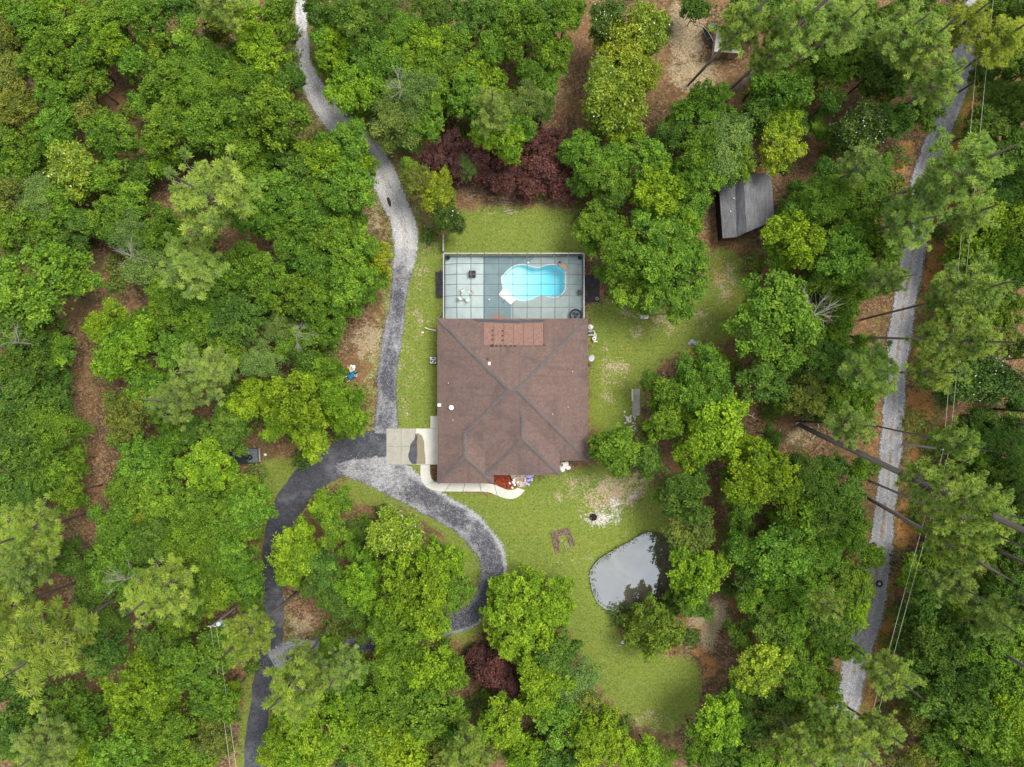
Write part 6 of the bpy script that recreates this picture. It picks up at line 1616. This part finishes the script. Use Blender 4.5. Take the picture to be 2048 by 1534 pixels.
for x, y, r, lb in ((895, 310, 44, 'burgundy shrub at the left end of the row'), (950, 318, 34, 'burgundy shrub behind the grey bare bush'), (1086, 290, 38, 'burgundy shrub at the top right of the row'), (1042, 338, 44, 'burgundy shrub in the middle of the row'), (1000, 358, 36, 'burgundy shrub facing the pool lawn, left of middle'), (1085, 350, 38, 'burgundy shrub facing the pool lawn at the right'), (905, 345, 30, 'burgundy shrub at the lower left of the row'), (1105, 320, 30, 'burgundy shrub at the far right of the row'), (962, 352, 28, 'burgundy shrub between the bare bush and the lawn'), (870, 335, 30, 'burgundy shrub nearest the gravel drive'), (1060, 372, 34, 'burgundy shrub at the front of the row, right of middle'), (1010, 318, 34, 'burgundy shrub under the bright green tree'), (1120, 372, 30, 'burgundy shrub under the trees at the row\'s right end'),
        (975, 1335, 36, 'burgundy shrub right of the lower drive loop'), (1012, 1372, 34, 'burgundy shrub beside the brown path'), (955, 1308, 24, 'small burgundy shrub nearest the drive loop'), (990, 1310, 20, 'burgundy shrub below the round lawn tree'), (1075, 1502, 30, 'burgundy shrub at the bottom edge'), (1000, 1345, 26, 'burgundy shrub in the middle of the lower row'), (1032, 1400, 24, 'burgundy shrub at the foot of the lower row'), (1044, 1378, 22, 'burgundy shrub against the tall green trees')):
    t = place_tree(x, y, r * 1.14, 'u', None, lb)
    t['group'] = 'burgundy shrubs'
# grey bare-twigged bush among the burgundy shrubs
bb = place_tree(932, 336, 26, 'w', 4.2, 'grey bare-twigged bush among the burgundy shrubs', 'bare_bush')
mb = MB(); rr = random.Random(4)
for k in range(46):
    a = rr.uniform(0, 6.28); e = rr.uniform(.5, 1.4); d = Vector((math.cos(a) * math.cos(e), math.sin(a) * math.cos(e), math.sin(e))); mb.tube([(0, -.4, 1.6), d * 1.2 + Vector((0, -.4, 1.8)), d * rr.uniform(1.7, 2.4) + Vector((rr.uniform(-.2, .2), -.4, 2.0))], [.03, .02, .008], 4, False)
mb.build('bare_twigs', M_DEAD, bb)

PL = [(425, 395, 88, 540, 458), (448, 12, 50, 466, 72), (392, 535, 66, 460, 545), (412, 742, 62, None, None), (352, 802, 52, None, None), (60, 1065, 70, 172, 1027), (55, 1135, 52, None, None), (105, 1285, 100, 275, 1162), (322, 1175, 72, 430, 1085), (25, 1215, 50, 155, 1163),
      (95, 1490, 64, None, None), (498, 1268, 52, 600, 1180), (592, 1372, 66, 690, 1290), (685, 1332, 46, None, None), (935, 1490, 46, 928, 1402), (985, 222, 46, None, None), (610, 1320, 40, None, None), (345, 1190, 46, None, None),
      (1482, 55, 52, 1376, 170), (1585, 62, 62, 1446, 190), (1682, 52, 60, 1612, 110), (1540, 110, 46, 1440, 215), (1800, 70, 66, 1690, 150), (1850, 92, 56, 1745, 185), (1925, 50, 48, 1850, 120), (2000, 85, 58, 1925, 145), (1872, 168, 52, 1762, 243), (1720, 332, 44, None, None),
      (1918, 338, 72, 1725, 418), (1850, 400, 54, 1738, 430), (1812, 445, 58, 1695, 470), (1935, 430, 46, 1860, 450), (1920, 590, 76, 1723, 640), (1905, 680, 70, 1690, 672), (1735, 735, 58, 1655, 718), (1862, 745, 46, 1760, 745), (1905, 885, 40, 1755, 852), (1700, 850, 46, None, None), (1890, 985, 74, 1597, 848), (1925, 1040, 66, 1713, 950),
      (1900, 1090, 50, 1718, 985), (1975, 1020, 52, 1830, 985), (1650, 1210, 36, 1620, 1190), (1775, 1345, 52, 1663, 1262), (1690, 1470, 58, 1580, 1358), (1660, 1440, 46, 1590, 1380), (1755, 1455, 40, 1655, 1388), (1600, 1490, 44, 1520, 1380), (1900, 1165, 46, None, None), (1980, 1230, 50, 1880, 1160), (1770, 560, 40, None, None),
      (2190, 1265, 60, 1945, 1150), (2230, 830, 60, 1985, 818), (2260, 860, 60, 1955, 843), (2210, 925, 60, 1990, 897), (2200, 985, 60, 1990, 930), (2200, 1190, 60, 1925, 1070), (2150, 1590, 60, 1955, 1450), (2150, 320, 60, 1985, 370), (2160, 440, 60, 1960, 465), (2150, 520, 60, 1990, 545), (2140, 60, 60, 1990, 210), (2120, 0, 60, 1990, 40), (2150, 150, 60, 2000, 225), (2200, 700, 60, 2005, 720), (2160, 1400, 60, 1930, 1260)]
for px, py, r, bx, by in PL:
    col = None
    if bx is None: place_pine(px, py, r, None, None, 13.0, (0.185, 0.275, 0.075))
    else:
        if px < 1000 and py > 900: col = (0.205, 0.300, 0.060)
        elif px > 1900 and py < 120: col = (0.26, 0.335, 0.05)
        place_pine(px, py, r, bx, by, None, col)

# bleached dead crown reaching out of the tree right of the east lawn, and bare twigs in the wood
def snag(px, py, z, ang, L, label, seed, name='dead_tree'):
    c = P(px, py, z); t = empty(name, (c.x, c.y, 0)); tag(t, label, 'dead tree'); rr = random.Random(seed)
    mb = MB(); mb.tube([(0, 0, 0), (.2, 0, z * .5), (0, 0, z)], [.16, .12, .07], 7); mb.build('trunk', M_BLEACH if seed == 1 else M_DEAD, t)
    for k in range(11):
        a = math.radians(ang) + rr.gauss(0, .9); e = rr.uniform(0, 1.2); l = L * rr.uniform(.35, .95)
        d = Vector((math.cos(a) * math.cos(e), math.sin(a) * math.cos(e), math.sin(e))); s0 = Vector((0, 0, z - rr.uniform(0, .8)))
        q = [s0, s0 + d * l * .5 + Vector((rr.uniform(-.2, .2), rr.uniform(-.2, .2), .1)), s0 + d * l]
        mb = MB(); mb.tube(q, [.026, .015, .005], 5, False)
        for j in range(7):
            b = q[1].lerp(q[2], rr.uniform(0, .8)); mb.tube([b, b + (d + Vector((rr.uniform(-.9, .9), rr.uniform(-.9, .9), rr.uniform(-.2, .5)))) * .22 * L], [.011, .004], 4, False)
        mb.build('branch', M_BLEACH if seed == 1 else M_DEAD, t)
snag(1630, 630, 10, 38, 4.2, 'bleached bare branches right of the big east lawn tree', 1)
snag(800, 175, 11, 140, 2.6, 'bare grey branches above the feathery trees by the drive', 2)
snag(590, 670, 10.5, -20, 3.0, 'bare grey branches in the wood left of the west lawn', 3)
snag(262, 512, 11, 120, 2.4, 'bare grey branches beside the dirt track', 6)
snag(250, 1160, 14, 160, 2.8, 'bare grey branches beside the lower left pine', 7)
snag(30, 685, 11, 60, 2.4, 'bare grey twigs at the left edge of the photo', 8)

# labels for the trees of the wood
from collections import defaultdict
zones = defaultdict(list)
for it in TREES:
    zi = min(range(len(ZONES)), key=lambda k: (ZONES[k][0] - it[1]) ** 2 + (ZONES[k][1] - it[2]) ** 2)
    zones[(zi, it[3], it[4])].append(it)
for (zi, word, noun), its in zones.items():
    its.sort(key=lambda q: q[1])
    for k, it in enumerate(its):
        pos = '' if len(its) == 1 else ('leftmost ' if k == 0 else 'rightmost ' if k == len(its) - 1 else ORD[k] + ' from left ')
        if pos.startswith(('left', 'right')) or not pos: lb = f'{pos}{word} {noun} in the {ZONES[zi][2]}'
        else: lb = f'{word} {noun}, {pos.strip()}, in the {ZONES[zi][2]}'
        if len(lb.split()) > 16: lb = lb.replace('broadleaf ', '')
        if len(lb.split()) > 16: lb = lb.replace(' in the ', ' ', 1)
        tag(it[0], lb, it[5], 'pines' if noun == 'pine' else 'woodland broadleaf trees' if noun == 'broadleaf tree' else noun + 's')

# ------------------------------------------------------------------ undergrowth in the gaps: one tangled mass
bx = np.random.default_rng(5)
def thicket(name, spots, leaves, leaf, label, color):
    Ps, Ns, Ss, Ts = [], [], [], []
    for x, y, r, hz in spots:
        d = unit(bx.normal(size=(leaves, 3)) + np.array([0, 0, .5])); d[:, 2] = np.abs(d[:, 2])
        wob = 1 + .35 * np.sin(d[:, 0] * 5 + x) * np.sin(d[:, 1] * 6 + y)
        Ps.append(np.array([x, y, .1]) + d * np.array([r, r, hz]) * (wob * bx.uniform(.55, 1.05, leaves))[:, None]); Ns.append(unit(d * .5 + np.array([0, 0, .7]) + bx.normal(size=(leaves, 3)) * .5))
        Ss.append(leaf * bx.uniform(.7, 1.4, leaves)); Ts.append(np.clip(bx.uniform(.1, .9) + bx.normal(0, .15, leaves), 0, 1))
    v = leaf_quads(np.concatenate(Ps), np.concatenate(Ns), np.concatenate(Ss), .6, bx)
    me = np_mesh(name, v, len(v) // 4, 4, np.concatenate(Ts)); me.materials.append(M_LEAF)
    o = link(name, me); o.color = color; tag(o, label, 'undergrowth', kind='stuff')
cand = bx.uniform([-70, -53], [72, 53], (3600, 2))
opn = is_open(cand[:, 0], cand[:, 1])
kept = []
for (x, y), op in zip(cand, opn):
    if op or len(kept) >= 460: continue
    if kept and min((x - q[0]) ** 2 + (y - q[1]) ** 2 for q in kept) < 2.1 ** 2: continue
    r = bx.uniform(.9, 2.0); kept.append((x, y, r, r * bx.uniform(.7, 1.1)))
thicket('undergrowth', kept, 300, .30, 'tangled green undergrowth filling the gaps between the trees', (.11, .19, .042, 1))
dry = []
for k in range(46):
    p = P(bx.uniform(1755, 1895), bx.uniform(1385, 1540)); dry.append((p.x, p.y, bx.uniform(.7, 1.4), bx.uniform(.5, .9)))
thicket('dry_brush', dry, 330, .18, 'dry olive brush right of the lane at the bottom edge', (.20, .19, .085, 1))

# ------------------------------------------------------------------ uncountable ground growth
def scatter(name, n, keep, size, col_mat, zr, up, label, aspect=.6, seed=1, color=(.1, .15, .03, 1)):
    r = np.random.default_rng(seed)
    p = r.uniform([-70, -53], [70, 53], (n, 2))
    p = p[keep(p[:, 0], p[:, 1], r)]
    m = len(p)
    pos = np.column_stack([p, r.uniform(zr[0], zr[1], m)])
    nr = unit(np.array([0, 0, up]) + r.normal(size=(m, 3)) * .6)
    v = leaf_quads(pos, nr, r.uniform(size[0], size[1], m), aspect, r)
    me = np_mesh(name, v, m, 4, r.uniform(0, 1, m)); me.materials.append(col_mat)
    o = link(name, me); o.color = color; tag(o, label, name.replace('_', ' '), kind='stuff'); return o
def value_noise(x, y, s_, sd):
    r = np.random.default_rng(sd); g = r.uniform(0, 1, (64, 64)); u = (x / s_ + 32) % 63; v = (y / s_ + 32) % 63
    i, j = u.astype(int), v.astype(int); fu, fv = u - i, v - j; fu = fu * fu * (3 - 2 * fu); fv = fv * fv * (3 - 2 * fv)
    return (g[i, j] * (1 - fu) + g[i + 1, j] * fu) * (1 - fv) + (g[i, j + 1] * (1 - fu) + g[i + 1, j + 1] * fu) * fv
scatter('leaf_litter', 70000, lambda x, y, r: (grass_at(x, y) < .35) & ~near_path(x, y, DRIVE_N) & ~near_path(x, y, ASPH) & ~near_path(x, y, LOOP) & ~near_path(x, y, LANE) & ~inpoly(x, y, HOUSE_AREA) & ~inpoly(x, y, POND), (.05, .15), M_LEAF, (.0, .05), 1.8, 'brown fallen leaves over the wood floor', .6, 2, (.20, .128, .070, 1))
scatter('ground_cover', 70000, lambda x, y, r: ~is_open(x, y) & (value_noise(x, y, 4.5, 3) + .18 * (x > 20) > .48), (.14, .34), M_LEAF, (.02, .55), 1.2, 'green seedlings and vines covering the wood floor', .6, 3, (.10, .17, .038, 1))
scatter('lawn_grass', 60000, lambda x, y, r: (grass_at(x, y) > .45) & (value_noise(x, y, 1.1, 5) > .42) & ~near_path(x, y, [(q[0], q[1], q[2] * .84) for q in DRIVE_N]) & ~near_path(x, y, ASPH) & ~near_path(x, y, [(q[0], q[1], q[2] * .86) for q in LOOP]) & ~near_path(x, y, [(q[0], q[1], q[2] * .84) for q in LANE]) & ~inpoly(x, y, POND) & ~inpoly(x, y, poly_m([(862, 505), (1170, 505), (1200, 550), (1200, 606), (1176, 606), (1176, 925), (1120, 925), (1120, 950), (1060, 985), (1025, 1000), (840, 985), (840, 930), (770, 930), (770, 855), (862, 855)])), (.07, .16), M_LEAF, (.0, .05), 1.0, 'short tufted grass on the lawns', .5, 4, (.17, .215, .035, 1))
def bank():
    r = np.random.default_rng(21); pts = []
    sm = smooth_path([(p[0], p[1], 0) for p in POND + [POND[0]]], .25)
    for p in sm:
        for _ in range(7): pts.append((p[0] + r.normal(0, .28), p[1] + r.normal(0, .28)))
    p = np.array(pts); m = len(p); pos = np.column_stack([p, r.uniform(-.1, .1, m)])
    v = leaf_quads(pos, unit(np.array([0, 0, .5]) + r.normal(size=(m, 3)) * .7), r.uniform(.1, .34, m), .35, r)
    me = np_mesh('bank_grass', v, m, 4, r.uniform(0, 1, m)); me.materials.append(M_LEAF); o = link('bank_grass', me); o.color = (.12, .14, .035, 1); tag(o, 'ragged weedy fringe along the pond edge', 'weeds', kind='stuff')
bank()
# loose stones strewn along the gravel edges
def pebbles():
    r = np.random.default_rng(9); vs_ = []
    for path, cnt in ((DRIVE_N, 26), (LOOP, 22), (LANE, 16)):
        for p in path:
            for _ in range(cnt):
                a = r.uniform(0, 6.28); d = p[2] * (1 + abs(r.normal(0, .22)) * (1 if r.uniform() < .8 else -1)); x, y = p[0] + d * math.cos(a), p[1] + d * math.sin(a)
                if y > P(0, 855).y - 0 or True:
                    s_ = r.uniform(.03, .09); z = .03; q = r.uniform(0, 6.28)
                    b = [(x + s_ * math.cos(q + k * 2.094), y + s_ * math.sin(q + k * 2.094), z) for k in range(3)]; t_ = (x, y, z + s_ * .9)
                    for i, j in ((0, 1), (1, 2), (2, 0)): vs_ += [b[i], b[j], t_]
    # keep them off the house, deck and concrete
    v = np.array(vs_).reshape(-1, 9, 3)
    cx, cy = v[:, 8, 0], v[:, 8, 1]
    bad = inpoly(cx, cy, poly_m([(770, 855), (1210, 480), (1210, 1000), (840, 1000), (840, 932), (770, 932)]))
    v = v[~bad].reshape(-1, 3)
    me = np_mesh('gravel_stones', v, len(v) // 3, 3); me.materials.append(plain('loose_gravel', (.40, .40, .43), .9, .1, .45, 6))
    tag(link('gravel_stones', me), 'loose grey gravel strewn along the drive edges', 'gravel', kind='stuff')
pebbles()
